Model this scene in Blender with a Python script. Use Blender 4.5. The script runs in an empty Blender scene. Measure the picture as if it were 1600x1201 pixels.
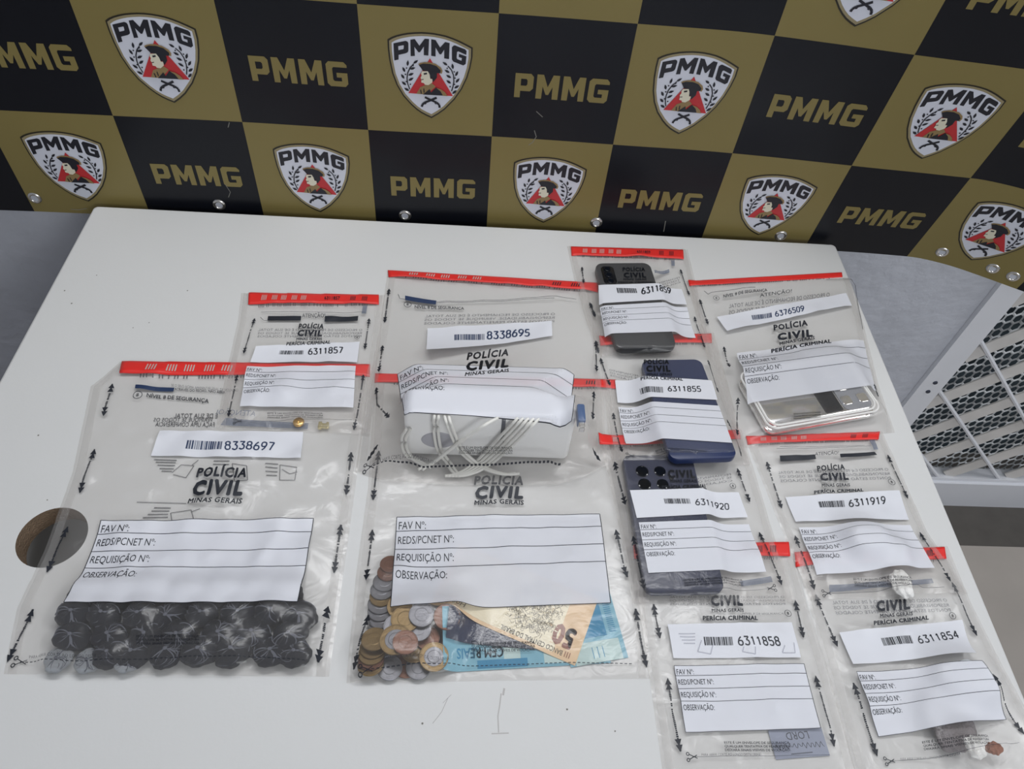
import bpy, bmesh, math, random
import numpy as np
from mathutils import Vector, Matrix
from mathutils.geometry import tessellate_polygon

rnd = random.Random(7)
nrs = np.random.RandomState(11)
SC = bpy.context.scene
COL = SC.collection

# ------------------------------------------------------------------ camera
TZ = 0.79                 # table top height
CAMZ = TZ + 0.70
F, CX, CY = 1165.0, 800.0, 600.5
RM = np.array([[0.99741905, 0.03906932, 0.06023969],
               [-0.00707642, -0.781418, 0.62396782],
               [0.07145038, -0.62278367, -0.77912473]])   # rows: world axes seen from the camera
cam_d = bpy.data.cameras.new('camera')
cam_d.sensor_fit = 'HORIZONTAL'; cam_d.sensor_width = 36.0
cam_d.lens = 36.0 * F / 1600.0
cam_d.clip_start = 0.01
cam = bpy.data.objects.new('camera', cam_d); COL.objects.link(cam)
cam.matrix_world = Matrix(((RM[0, 0], -RM[0, 1], -RM[0, 2], 0), (RM[1, 0], -RM[1, 1], -RM[1, 2], 0),
                           (RM[2, 0], -RM[2, 1], -RM[2, 2], CAMZ), (0, 0, 0, 1)))
SC.camera = cam

# ------------------------------------------------------------------ world, lamps, exposure
w = bpy.data.worlds.new('room_light'); SC.world = w; w.use_nodes = True
w.node_tree.nodes['Background'].inputs[0].default_value = (0.96, 0.98, 1.0, 1)
w.node_tree.nodes['Background'].inputs[1].default_value = 0.25
def area(name, loc, aim, sx, sy, power, col=(0.98, 0.99, 1.0)):
    l = bpy.data.lights.new(name, 'AREA'); l.shape = 'RECTANGLE'; l.size = sx; l.size_y = sy
    l.energy = power; l.color = col
    o = bpy.data.objects.new(name, l); COL.objects.link(o); o.location = loc
    d = Vector(aim) - Vector(loc); o.rotation_euler = d.to_track_quat('-Z', 'Y').to_euler()
    return o
area('ceiling_lamp', (2.2, 0.45, 2.95), (0.2, 0.6, 0.79), 1.2, 0.4, 18)
area('ceiling_lamp', (0.1, 0.78, 2.15), (0.1, 0.62, 0.79), 1.2, 0.2, 9.5)
area('front_fill_light', (1.1, -2.3, 2.05), (0.2, 0.85, 0.9), 1.4, 1.0, 29, (0.95, 0.98, 1.0))  # added fill light from the front for upright faces; no actual window
SC.view_settings.view_transform = 'Standard'
SC.view_settings.look = 'None'
SC.view_settings.exposure = 0.07
SC.view_settings.gamma = 1.0
SC.view_settings.use_curve_mapping = False
SC.cycles.transparent_max_bounces = 24
SC.cycles.max_bounces = 10

# ------------------------------------------------------------------ helpers: objects
def lin(r, g, b):
    f = lambda c: (c / 255 / 12.92) if c / 255 <= 0.04045 else ((c / 255 + 0.055) / 1.055) ** 2.4
    return (f(r), f(g), f(b), 1)

def mat(name, col, rough=0.5, metal=0.0, bump=0.0, bscale=60.0, var=0.0, vscale=8.0, spec=0.5, coat=0.0):
    m = bpy.data.materials.new(name); m.use_nodes = True
    nt = m.node_tree; b = nt.nodes['Principled BSDF']
    b.inputs['Base Color'].default_value = col
    b.inputs['Roughness'].default_value = rough
    b.inputs['Metallic'].default_value = metal
    b.inputs['Specular IOR Level'].default_value = spec
    b.inputs['Coat Weight'].default_value = coat
    tc = nt.nodes.new('ShaderNodeTexCoord')
    if var > 0:
        n = nt.nodes.new('ShaderNodeTexNoise'); n.inputs['Scale'].default_value = vscale; n.inputs['Detail'].default_value = 6
        nt.links.new(tc.outputs['Object'], n.inputs['Vector'])
        mx = nt.nodes.new('ShaderNodeMix'); mx.data_type = 'RGBA'
        mx.inputs['A'].default_value = tuple(c * (1 - var) for c in col[:3]) + (1,)
        mx.inputs['B'].default_value = tuple(min(1, c * (1 + var)) for c in col[:3]) + (1,)
        nt.links.new(n.outputs['Fac'], mx.inputs['Factor'])
        nt.links.new(mx.outputs['Result'], b.inputs['Base Color'])
    if bump > 0:
        n2 = nt.nodes.new('ShaderNodeTexNoise'); n2.inputs['Scale'].default_value = bscale; n2.inputs['Detail'].default_value = 4
        nt.links.new(tc.outputs['Object'], n2.inputs['Vector'])
        bp = nt.nodes.new('ShaderNodeBump'); bp.inputs['Strength'].default_value = bump; bp.inputs['Distance'].default_value = 0.004
        nt.links.new(n2.outputs['Fac'], bp.inputs['Height'])
        nt.links.new(bp.outputs['Normal'], b.inputs['Normal'])
    return m

def film_mat(name, tint, haze, gloss, rough, bscale, bstr):
    m = bpy.data.materials.new(name); m.use_nodes = True
    nt = m.node_tree
    for n in list(nt.nodes): nt.nodes.remove(n)
    N = nt.nodes.new; L = nt.links.new
    out = N('ShaderNodeOutputMaterial')
    tr = N('ShaderNodeBsdfTransparent'); tr.inputs[0].default_value = tint
    df = N('ShaderNodeBsdfDiffuse'); df.inputs[0].default_value = (0.88, 0.87, 0.87, 1)
    tl = N('ShaderNodeBsdfTranslucent'); tl.inputs[0].default_value = (0.88, 0.87, 0.87, 1)
    m0 = N('ShaderNodeMixShader'); m0.inputs[0].default_value = 0.5
    L(df.outputs[0], m0.inputs[1]); L(tl.outputs[0], m0.inputs[2])
    m1 = N('ShaderNodeMixShader'); m1.inputs[0].default_value = haze
    L(tr.outputs[0], m1.inputs[1]); L(m0.outputs[0], m1.inputs[2])
    gl = N('ShaderNodeBsdfGlossy'); gl.inputs['Roughness'].default_value = rough
    tc = N('ShaderNodeTexCoord')
    n1 = N('ShaderNodeTexNoise'); n1.inputs['Scale'].default_value = bscale; n1.inputs['Detail'].default_value = 3
    n1.inputs['Distortion'].default_value = 1.2
    L(tc.outputs['Object'], n1.inputs['Vector'])
    bp = N('ShaderNodeBump'); bp.inputs['Strength'].default_value = bstr; bp.inputs['Distance'].default_value = 0.004
    L(n1.outputs['Fac'], bp.inputs['Height']); L(bp.outputs['Normal'], gl.inputs['Normal'])
    lw = N('ShaderNodeLayerWeight'); lw.inputs['Blend'].default_value = 0.35
    L(bp.outputs['Normal'], lw.inputs['Normal'])
    pw = N('ShaderNodeMath'); pw.operation = 'POWER'; pw.inputs[1].default_value = 3.0
    L(lw.outputs['Facing'], pw.inputs[0])
    ma = N('ShaderNodeMath'); ma.operation = 'MULTIPLY_ADD'; ma.inputs[1].default_value = 0.16; ma.inputs[2].default_value = gloss
    L(pw.outputs[0], ma.inputs[0])
    m2 = N('ShaderNodeMixShader'); L(ma.outputs[0], m2.inputs[0])
    L(m1.outputs[0], m2.inputs[1]); L(gl.outputs[0], m2.inputs[2])
    L(m2.outputs[0], out.inputs[0])
    return m

def sheet_mat(name, col, see, rough=0.5):
    """opaque print on film that lets a little of what lies under it show"""
    m = bpy.data.materials.new(name); m.use_nodes = True
    nt = m.node_tree; b = nt.nodes['Principled BSDF']
    b.inputs['Base Color'].default_value = col; b.inputs['Roughness'].default_value = rough
    tr = nt.nodes.new('ShaderNodeBsdfTransparent'); mx = nt.nodes.new('ShaderNodeMixShader')
    mx.inputs[0].default_value = see
    nt.links.new(b.outputs[0], mx.inputs[1]); nt.links.new(tr.outputs[0], mx.inputs[2])
    nt.links.new(mx.outputs[0], nt.nodes['Material Output'].inputs[0])
    return m

def raw(name, verts, faces, mats, parent=None, fm=None, smooth=False, loc=None):
    """one mesh object; verts in the parent's coordinates unless loc is given"""
    me = bpy.data.meshes.new(name)
    me.from_pydata([tuple(v) for v in verts], [], [tuple(f) for f in faces])
    if not isinstance(mats, (list, tuple)): mats = [mats]
    for m in mats: me.materials.append(m)
    if fm is not None: me.polygons.foreach_set('material_index', np.array(fm, dtype=np.int32))
    if smooth: me.polygons.foreach_set('use_smooth', np.ones(len(me.polygons), dtype=bool))
    me.update()
    o = bpy.data.objects.new(name, me); COL.objects.link(o)
    if parent: o.parent = parent
    if loc is not None: o.location = loc
    return o

def tag(o, label=None, cat=None, group=None, kind=None):
    if label: o['label'] = label
    if cat: o['category'] = cat
    if group: o['group'] = group
    if kind: o['kind'] = kind
    return o

def thing(name, label, cat, loc, group=None):
    o = bpy.data.objects.new(name, None); COL.objects.link(o); o.location = loc
    o.empty_display_size = 0.02
    return tag(o, label, cat, group)

class MB:
    """collects shapes into one mesh"""
    def __init__(s): s.v = []; s.f = []; s.m = []
    def add(s, verts, faces, mi=0):
        b = len(s.v); s.v += [tuple(x) for x in verts]
        s.f += [tuple(i + b for i in f) for f in faces]; s.m += [mi] * len(faces)
    def box(s, a, b, mi=0):
        x0, y0, z0 = a; x1, y1, z1 = b
        s.add([(x0, y0, z0), (x1, y0, z0), (x1, y1, z0), (x0, y1, z0), (x0, y0, z1), (x1, y0, z1), (x1, y1, z1), (x0, y1, z1)],
              [(3, 2, 1, 0), (4, 5, 6, 7), (0, 1, 5, 4), (1, 2, 6, 5), (2, 3, 7, 6), (3, 0, 4, 7)], mi)
    def tube(s, pts, r, mi=0, n=8, closed=False):
        pts = [Vector(p) for p in pts]; k = len(pts); vs = []
        up = Vector((0, 0, 1))
        for i, p in enumerate(pts):
            t = (pts[min(i + 1, k - 1)] - pts[max(i - 1, 0)]); 
            if t.length < 1e-9: t = Vector((1, 0, 0))
            t.normalize(); a = t.cross(up)
            if a.length < 1e-3: a = t.cross(Vector((1, 0, 0)))
            a.normalize(); b = a.cross(t)
            for j in range(n):
                q = 2 * math.pi * j / n
                vs.append(p + (a * math.cos(q) + b * math.sin(q)) * r)
        fs = [(i * n + j, i * n + (j + 1) % n, (i + 1) * n + (j + 1) % n, (i + 1) * n + j) for i in range(k - 1) for j in range(n)]
        fs.append(tuple(range(n - 1, -1, -1))); fs.append(tuple((k - 1) * n + j for j in range(n)))
        s.add(vs, fs, mi)
    def lathe(s, prof, n=32, mi=0, c=(0, 0, 0)):
        vs = []; k = len(prof)
        for r, z in prof:
            for j in range(n):
                q = 2 * math.pi * j / n
                vs.append((c[0] + r * math.cos(q), c[1] + r * math.sin(q), c[2] + z))
        fs = [(i * n + j, i * n + (j + 1) % n, (i + 1) * n + (j + 1) % n, (i + 1) * n + j) for i in range(k - 1) for j in range(n)]
        s.add(vs, fs, mi)
    def rbox(s, w, l, t, r, bev, z0=0.0, c=(0, 0), mi=0, seg=6):
        """rounded slab, centre c, w along x, l along y"""
        def ring(ins, z):
            o = []
            rr = max(r - ins, 0.0004); hw = w / 2 - ins; hl = l / 2 - ins
            for k, (sx, sy) in enumerate(((1, 1), (-1, 1), (-1, -1), (1, -1))):
                for i in range(seg + 1):
                    a = math.pi / 2 * (k + i / seg)
                    o.append((c[0] + sx * (hw - rr) + rr * math.cos(a), c[1] + sy * (hl - rr) + rr * math.sin(a), z))
            return o
        lev = [(bev, z0), (bev * 0.3, z0 + bev * 0.3), (0, z0 + bev), (0, z0 + t - bev), (bev * 0.3, z0 + t - bev * 0.3), (bev, z0 + t)]
        vs = []
        for ins, z in lev: vs += ring(ins, z)
        n = 4 * (seg + 1)
        fs = [(i * n + j, i * n + (j + 1) % n, (i + 1) * n + (j + 1) % n, (i + 1) * n + j) for i in range(len(lev) - 1) for j in range(n)]
        fs.append(tuple(range(n - 1, -1, -1))); fs.append(tuple((len(lev) - 1) * n + j for j in range(n)))
        s.add(vs, fs, mi)
    def build(s, name, mats, parent=None, smooth=False, loc=None):
        return raw(name, s.v, s.f, mats, parent, s.m, smooth, loc)

def smooth_by_angle(o, deg=35):
    me = o.data; bm = bmesh.new(); bm.from_mesh(me)
    for f in bm.faces: f.smooth = True
    for e in bm.edges:
        if len(e.link_faces) == 2 and e.calc_face_angle(0) > math.radians(deg): e.smooth = False
    bm.to_mesh(me); bm.free()
    return o

# ------------------------------------------------------------------ helpers: photograph geometry
def rays(px):
    px = np.atleast_2d(np.array(px, float))
    c = np.stack([(px[:, 0] - CX) / F, (px[:, 1] - CY) / F, np.ones(len(px))], 1)
    return c @ RM.T
def on_plane(px, h=0.0):
    """point on the horizontal plane h above the table top"""
    d = rays(px); t = (TZ + h - CAMZ) / d[:, 2]
    return d[:, :2] * t[:, None]
def on_wall(p, Y):
    d = rays(p)[0]; t = Y / d[1]
    return (d[0] * t, d[2] * t + CAMZ)

# height field of everything lying on the table (metres above the table top)
RES = 0.002
GX0, GY0, GNX, GNY = -0.66, -0.02, 740, 440
gx = GX0 + RES * np.arange(GNX); gy = GY0 + RES * np.arange(GNY)
GX, GY = np.meshgrid(gx, gy)
HF = np.zeros_like(GX)
def samp(h, xy):
    xy = np.atleast_2d(xy)
    fx = np.clip((xy[:, 0] - GX0) / RES, 0, GNX - 1.001); fy = np.clip((xy[:, 1] - GY0) / RES, 0, GNY - 1.001)
    ix = fx.astype(int); iy = fy.astype(int); a = fx - ix; b = fy - iy
    return (h[iy, ix] * (1 - a) * (1 - b) + h[iy, ix + 1] * a * (1 - b) + h[iy + 1, ix] * (1 - a) * b + h[iy + 1, ix + 1] * a * b)
def hit(h, px):
    """where the line of sight of a photo pixel meets the height field -> xy"""
    d = rays(px); out = np.zeros((len(d), 2)); done = np.zeros(len(d), bool)
    for z in np.arange(0.11, -0.0005, -0.0005):
        t = (TZ + z - CAMZ) / d[:, 2]; xy = d[:, :2] * t[:, None]
        ok = (~done) & (samp(h, xy) >= z - 1e-6)
        out[ok] = xy[ok]; done |= ok
    t = (TZ - CAMZ) / d[:, 2]; xy = d[:, :2] * t[:, None]
    out[~done] = xy[~done]
    return out
def blur(h):
    p = np.pad(h, 1, mode='edge')
    return (p[:-2, 1:-1] + p[2:, 1:-1] + p[1:-1, :-2] + p[1:-1, 2:] + 0.7 * (p[:-2, :-2] + p[2:, 2:] + p[:-2, 2:] + p[2:, :-2])) / 6.8
def noise_field(sig_passes, amp):
    n = nrs.randn(GNY, GNX)
    for _ in range(sig_passes): n = blur(n)
    return n / n.std() * amp

# ------------------------------------------------------------------ triangles, text
def subdiv(tris, L):
    out = []; st = [(a, b, c) for a, b, c in tris]
    while st:
        a, b, c = st.pop()
        e = [math.dist(a, b), math.dist(b, c), math.dist(c, a)]
        k = e.index(max(e))
        if e[k] <= L: out.append((a, b, c)); continue
        if k == 0: m = ((a[0] + b[0]) / 2, (a[1] + b[1]) / 2); st += [(a, m, c), (m, b, c)]
        elif k == 1: m = ((b[0] + c[0]) / 2, (b[1] + c[1]) / 2); st += [(a, b, m), (a, m, c)]
        else: m = ((c[0] + a[0]) / 2, (c[1] + a[1]) / 2); st += [(a, b, m), (m, b, c)]
    return out
def poly_tris(loops):
    """loops: outer (and holes) of 2-D points"""
    flat = [p for l in loops for p in l]
    t = tessellate_polygon([[Vector((p[0], p[1], 0)) for p in l] for l in loops])
    return [tuple(flat[i] for i in tri) for tri in t]
def quad_tris(a, b, c, d): return [(a, b, c), (a, c, d)]
def stroke(pts, w):
    out = []
    for p, q in zip(pts[:-1], pts[1:]):
        dx, dy = q[0] - p[0], q[1] - p[1]; L = math.hypot(dx, dy) or 1e-9
        nx, ny = -dy / L * w / 2, dx / L * w / 2
        out += quad_tris((p[0] + nx, p[1] + ny), (p[0] - nx, p[1] - ny), (q[0] - nx, q[1] - ny), (q[0] + nx, q[1] + ny))
    return out
DIG = {'0': [[(.2, 0), (0, .2), (0, .8), (.2, 1), (.8, 1), (1, .8), (1, .2), (.8, 0), (.2, 0)]], '1': [[(.2, .78), (.55, 1), (.55, 0)]],
       '2': [[(0, .8), (.2, 1), (.8, 1), (1, .8), (1, .6), (0, 0), (1, 0)]], '3': [[(0, 1), (1, 1), (.45, .6), (.8, .56), (1, .38), (1, .18), (.8, 0), (.2, 0), (0, .15)]],
       '4': [[(.72, 0), (.72, 1), (0, .3), (1, .3)]], '5': [[(.95, 1), (.1, 1), (.05, .55), (.75, .58), (1, .42), (1, .18), (.8, 0), (.2, 0), (0, .12)]],
       '6': [[(.8, 1), (.35, .8), (0, .4), (0, .18), (.2, 0), (.8, 0), (1, .18), (1, .38), (.8, .56), (.2, .54), (0, .4)]], '7': [[(0, 1), (1, 1), (.4, 0)]],
       '8': [[(.25, .54), (0, .36), (0, .18), (.2, 0), (.8, 0), (1, .18), (1, .36), (.75, .54), (.25, .54), (.06, .7), (.06, .85), (.25, 1), (.75, 1), (.94, .85), (.94, .7), (.75, .54)]]}
DIG['9'] = [[(1 - x, 1 - y) for x, y in DIG['6'][0]]]
def disc(c, r, n=20, ry=None, ang=0.0):
    ry = ry or r; ca, sa = math.cos(ang), math.sin(ang)
    P = [(c[0] + ca * r * math.cos(2 * math.pi * i / n) - sa * ry * math.sin(2 * math.pi * i / n),
          c[1] + sa * r * math.cos(2 * math.pi * i / n) + ca * ry * math.sin(2 * math.pi * i / n)) for i in range(n)]
    return [(P[0], P[i], P[i + 1]) for i in range(1, n - 1)]
def ring2(c, r0, r1, n=24):
    out = []
    for i in range(n):
        a, b = 2 * math.pi * i / n, 2 * math.pi * (i + 1) / n
        out += quad_tris((c[0] + r0 * math.cos(a), c[1] + r0 * math.sin(a)), (c[0] + r1 * math.cos(a), c[1] + r1 * math.sin(a)),
                         (c[0] + r1 * math.cos(b), c[1] + r1 * math.sin(b)), (c[0] + r0 * math.cos(b), c[1] + r0 * math.sin(b)))
    return out

_tc = {}
def text_tris(s, bold=0.0, space=1.0):
    """triangles of a text in a unit box (width 0..1, baseline 0 .. cap height 1)"""
    k = (s, bold, space)
    if k in _tc: return _tc[k]
    def mk(body):
        c = bpy.data.curves.new('lettering', 'FONT'); c.body = body; c.size = 1; c.resolution_u = 2
        c.space_character = space
        o = bpy.data.objects.new('lettering', c); COL.objects.link(o)
        bpy.context.view_layer.update()
        me = bpy.data.meshes.new_from_object(o.evaluated_get(bpy.context.evaluated_depsgraph_get()))
        me.calc_loop_triangles()
        v = [(x.co.x, x.co.y) for x in me.vertices]
        t = [tuple(v[i] for i in lt.vertices) for lt in me.loop_triangles]
        bpy.data.objects.remove(o); bpy.data.curves.remove(c); bpy.data.meshes.remove(me)
        return t
    t = mk(s)
    if bold:      # a heavier face: the outline swept round a small circle
        t = [tuple((p[0] + bold * math.cos(q), p[1] + bold * math.sin(q)) for p in a) for q in [math.pi / 4 * i for i in range(8)] for a in t]
    xs = [p[0] for a in t for p in a]; x0, x1 = min(xs), max(xs)
    h = 0.682 + 2 * bold
    t = [tuple(((p[0] - x0) / (x1 - x0), (p[1] + bold) / h) for p in a) for a in t]
    _tc[k] = t
    return t

# ------------------------------------------------------------------ materials
M = {}
M['table'] = mat('white_laminate', (0.655, 0.66, 0.66, 1), 0.6, var=0.03, vscale=3.0, bump=0.03, bscale=250)
M['table_edge'] = mat('laminate_edge', (0.60, 0.59, 0.55, 1), 0.5)
M['chip'] = mat('particle_board', lin(128, 108, 88), 0.9, bump=0.8, bscale=500, var=0.35, vscale=300)
M['wall'] = mat('grey_plaster', lin(190, 193, 202), 0.75, bump=0.8, bscale=42, var=0.14, vscale=11)
M['floor'] = mat('beige_floor', lin(172, 165, 158), 0.5, var=0.12, vscale=9, bump=0.05)
M['sill'] = mat('dark_stone', lin(84, 80, 76), 0.6, var=0.25, vscale=30)
M['steel_paint'] = mat('white_metal_paint', lin(224, 226, 232), 0.4, var=0.05, vscale=10)
M['steel_dirty'] = mat('dusty_metal_paint', lin(205, 202, 199), 0.5, var=0.18, vscale=25)
M['mesh_wire'] = mat('expanded_metal', lin(225, 228, 230), 0.5, var=0.15, vscale=60)
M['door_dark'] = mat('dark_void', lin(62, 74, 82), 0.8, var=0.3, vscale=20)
M['gold'] = mat('gold_print', lin(132, 119, 72), 0.36, spec=0.35, var=0.05, vscale=5, bump=0.04, bscale=14)
M['black'] = mat('black_print', lin(18, 20, 27), 0.3, spec=0.3, var=0.10, vscale=6, bump=0.04, bscale=14)
M['em_black'] = mat('emblem_black', lin(27, 28, 38), 0.4)
M['em_line'] = mat('emblem_outline', lin(38, 34, 24), 0.4)
M['em_gold'] = mat('emblem_border', lin(150, 138, 105), 0.4)
M['em_white'] = mat('emblem_white', lin(214, 217, 228), 0.4)
M['em_red'] = mat('emblem_red', lin(190, 46, 52), 0.4)
M['em_tan'] = mat('emblem_tan', lin(146, 122, 82), 0.4)
M['em_skin'] = mat('emblem_cream', lin(222, 217, 196), 0.4)
M['chrome'] = mat('nickel', (0.75, 0.73, 0.70, 1), 0.22, 1.0)
M['film'] = film_mat('clear_plastic', (0.985, 0.98, 0.975, 1), 0.09, 0.022, 0.2, 45, 0.28)
M['film_big'] = film_mat('clear_plastic_wide', (0.985, 0.98, 0.975, 1), 0.09, 0.024, 0.19, 34, 0.34)
M['seam'] = film_mat('welded_seam', (0.98, 0.975, 0.97, 1), 0.16, 0.05, 0.22, 400, 0.5)
M['wrap'] = film_mat('thin_clear_wrap', (0.97, 0.97, 0.97, 1), 0.16, 0.12, 0.12, 120, 0.9)
M['red'] = mat('red_tape', lin(228, 48, 44), 0.42, var=0.05, vscale=40)
M['ink'] = mat('dark_ink', lin(30, 34, 44), 0.5)
M['ink_soft'] = sheet_mat('thin_ink', lin(60, 62, 70), 0.30)
M['ink_back'] = sheet_mat('back_ink', lin(84, 88, 100), 0.35)
M['ink_blue'] = mat('blue_ink', lin(32, 52, 88), 0.5)
M['band_blue'] = sheet_mat('grey_blue_band', lin(92, 104, 128), 0.35)
M['panel'] = sheet_mat('white_panel', (0.74, 0.755, 0.82, 1), 0.10)
M['panel_thin'] = sheet_mat('thin_white_panel', (0.74, 0.755, 0.82, 1), 0.24)
M['label'] = sheet_mat('white_label', (0.75, 0.765, 0.825, 1), 0.06)
M['silver_mark'] = mat('hatch_silver', lin(190, 180, 175), 0.35)
M['phone_grey'] = mat('grey_case', lin(36, 38, 42), 0.5)
M['phone_black'] = mat('black_gloss', lin(22, 23, 27), 0.15)
M['phone_blue'] = mat('blue_case', lin(26, 42, 84), 0.35, var=0.05, vscale=20)
M['phone_navy'] = mat('navy_case', lin(18, 28, 62), 0.4)
M['lens'] = mat('lens_glass', lin(14, 18, 26), 0.08)
M['silver'] = mat('silver_glass', (0.78, 0.77, 0.76, 1), 0.12, 0.85)
M['clear_case'] = film_mat('clear_case', (0.90, 0.92, 0.94, 1), 0.18, 0.15, 0.08, 20, 0.05)
M['white_plastic'] = mat('white_plastic', (0.90, 0.90, 0.89, 1), 0.3)
M['cable'] = mat('white_cable', (0.76, 0.75, 0.71, 1), 0.4)
M['dark_plastic'] = mat('dark_plastic', lin(50, 56, 72), 0.3)
M['blue_plastic'] = mat('blue_plastic', lin(60, 92, 140), 0.3)
M['pack'] = mat('charcoal_wrap', lin(52, 53, 63), 0.3, bump=0.9, bscale=110, var=0.3, vscale=90)
M['pack_tie'] = mat('twisted_wrap', lin(106, 109, 121), 0.3, bump=0.5, bscale=200)
M['pack_white'] = mat('pale_wrap', lin(226, 231, 238), 0.3, bump=0.9, bscale=120, var=0.1, vscale=60)
M['coin_silver'] = mat('coin_steel', (0.22, 0.22, 0.24, 1), 0.45, 0.7, bump=0.12, bscale=260)
M['coin_bronze'] = mat('coin_copper', lin(112, 76, 60), 0.45, 0.5, bump=0.12, bscale=260)
M['coin_gold'] = mat('coin_brass', lin(132, 110, 74), 0.42, 0.6, bump=0.12, bscale=260)
M['note50'] = mat('orange_note', lin(226, 196, 160), 0.7, var=0.10, vscale=60)
M['note50b'] = mat('pale_note', lin(232, 222, 196), 0.7, var=0.10, vscale=90)
M['note_ink'] = mat('note_brown_ink', lin(140, 92, 78), 0.7)
M['note_grey'] = mat('note_grey_ink', lin(120, 112, 96), 0.7)
M['note100'] = mat('blue_note', lin(126, 176, 194), 0.7, var=0.18, vscale=70)
M['note100d'] = mat('deep_blue_note', lin(54, 132, 170), 0.7, var=0.12, vscale=60)
M['note100p'] = mat('pale_blue_note', lin(186, 208, 206), 0.7, var=0.1, vscale=60)
M['sleeve'] = mat('navy_sleeve', lin(50, 54, 76), 0.22, bump=0.5, bscale=60)
M['lump'] = mat('white_lump', (0.85, 0.84, 0.82, 1), 0.7, bump=0.7, bscale=220)
M['brown_lump'] = mat('brown_lump', lin(150, 96, 72), 0.7, bump=0.9, bscale=240, var=0.4, vscale=90)
M['grey_lump'] = mat('grey_lump', lin(128, 122, 124), 0.6, bump=0.9, bscale=160, var=0.3, vscale=60)
M['brass'] = mat('brass', lin(214, 170, 96), 0.25, 0.8)
M['pale_gold'] = mat('pale_gold', lin(226, 214, 170), 0.2, 0.8)
M['ghost'] = sheet_mat('ghost_ink', lin(176, 178, 190), 0.4)
M['slip'] = mat('grey_slip', lin(148, 154, 172), 0.7, var=0.12, vscale=60)

# ------------------------------------------------------------------ the setting
WY = 0.885
wb = MB(); wb.box((-2.2, WY, 0), (0.858, WY + 0.12, 2.9)); wb.box((0.858, WY, 2.15), (2.6, WY + 0.12, 2.9)); wb.box((1.95, WY, 0), (2.6, WY + 0.12, 2.15))
tag(wb.build('wall_back', M['wall']), kind='structure')
fb = MB(); fb.box((-2.2, -2.6, -0.05), (2.6, 0.772, 0.0))
tag(fb.build('floor', M['floor']), kind='structure')
sb = MB(); sb.box((-2.2, 0.772, -0.05), (2.6, WY + 0.35, 0.0))
tag(sb.build('trim_1', M['sill']), kind='structure')

for nm, a, b in (('wall_front', (-2.2, -2.7, 0), (2.6, -2.6, 2.9)), ('wall_left', (-2.3, -2.6, 0), (-2.2, WY, 2.9)), ('wall_right', (2.6, -2.6, 0), (2.7, WY, 2.9))):
    k = MB(); k.box(a, b); tag(k.build(nm, M['wall']), kind='structure')

# metal door with a diagonal lattice and honeycomb mesh
DX0, DX1, DZ1 = 0.858, 1.95, 2.15
dr = bpy.data.objects.new('door_1', None); COL.objects.link(dr); dr.location = (DX0, WY, 0); tag(dr, kind='structure')
def dloc(o): o.location = (-DX0, -WY, 0); return o
fr = MB()
fr.box((DX0, WY - 0.009, 0.0), (0.905, WY + 0.03, DZ1)); fr.box((0.905, WY + 0.001, 0.0), (0.914, WY + 0.028, DZ1))
fr.box((0.914, WY - 0.009, 0.0), (DX1, WY + 0.03, 0.098)); fr.box((0.914, WY - 0.002, 0.098), (DX1, WY + 0.028, 0.108))
fr.box((0.914, WY - 0.009, DZ1 - 0.06), (DX1, WY + 0.03, DZ1)); fr.box((DX1 - 0.05, WY - 0.009, 0.098), (DX1, WY + 0.03, DZ1 - 0.06))
dloc(fr.build('door_frame', M['steel_paint'], dr))
bl = MB(); bl.box((0.914, WY + 0.075, 0.1), (DX1 - 0.05, WY + 0.08, DZ1 - 0.06)); dloc(bl.build('unlit_interior', M['door_dark'], dr))  # dark-coloured sheet stands in for the unlit interior behind the mesh
def clipline(c, sgn):
    """ends of the line z = sgn*x + c inside the door opening"""
    x0, x1, z0, z1 = 0.914, DX1 - 0.05, 0.108, DZ1 - 0.06
    P = []
    for x in (x0, x1):
        z = sgn * x + c
        if z0 <= z <= z1: P.append((x, z))
    for z in (z0, z1):
        x = (z - c) / sgn
        if x0 <= x <= x1: P.append((x, z))
    P = sorted(set((round(a, 5), round(b, 5)) for a, b in P))
    return (P[0], P[-1]) if len(P) >= 2 else None
def inset_dir(a, b):
    d = Vector((b[0] - a[0], b[1] - a[1])); return d.normalized() if d.length > 0.02 else None
for k in range(-10, 8):
    c = -0.553 + 0.145 * k
    e = clipline(c, 1)
    if not e or math.dist(*e) < 0.06: continue
    d = Vector((1, 1)).normalized(); n = Vector((-d.y, d.x))
    a, b = Vector(e[0]), Vector(e[1]); hw = 0.0125
    sm = MB()
    # a slat: flat tilted strip, 26 mm wide, clipped at the frame
    f0, f1, t = WY + 0.004, WY + 0.009, 0.003
    p = [a + n * hw, a - n * hw, b - n * hw, b + n * hw]
    vs = [(p[0].x, f1, p[0].y), (p[1].x, f0, p[1].y), (p[2].x, f0, p[2].y), (p[3].x, f1, p[3].y)]
    vs += [(x, y + t, z) for x, y, z in vs]
    sm.add(vs, [(0, 1, 2, 3), (7, 6, 5, 4), (0, 4, 5, 1), (1, 5, 6, 2), (2, 6, 7, 3), (3, 7, 4, 0)])
    dloc(sm.build('slat', M['steel_dirty'], dr))
for k in range(-8, 16):
    c = 1.329 + 0.144 * k
    e = clipline(c, -1)
    if not e or math.dist(*e) < 0.05: continue
    bm_ = MB(); bm_.tube([(e[0][0], WY + 0.004, e[0][1]), (e[1][0], WY + 0.004, e[1][1])], 0.0042, n=6)
    dloc(bm_.build('lattice_bar', M['steel_paint'], dr))
hx = MB(); P = 0.0165; R_ = P / math.sqrt(3)
row = 0
zz = 0.10
wv = np.random.RandomState(3)
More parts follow.
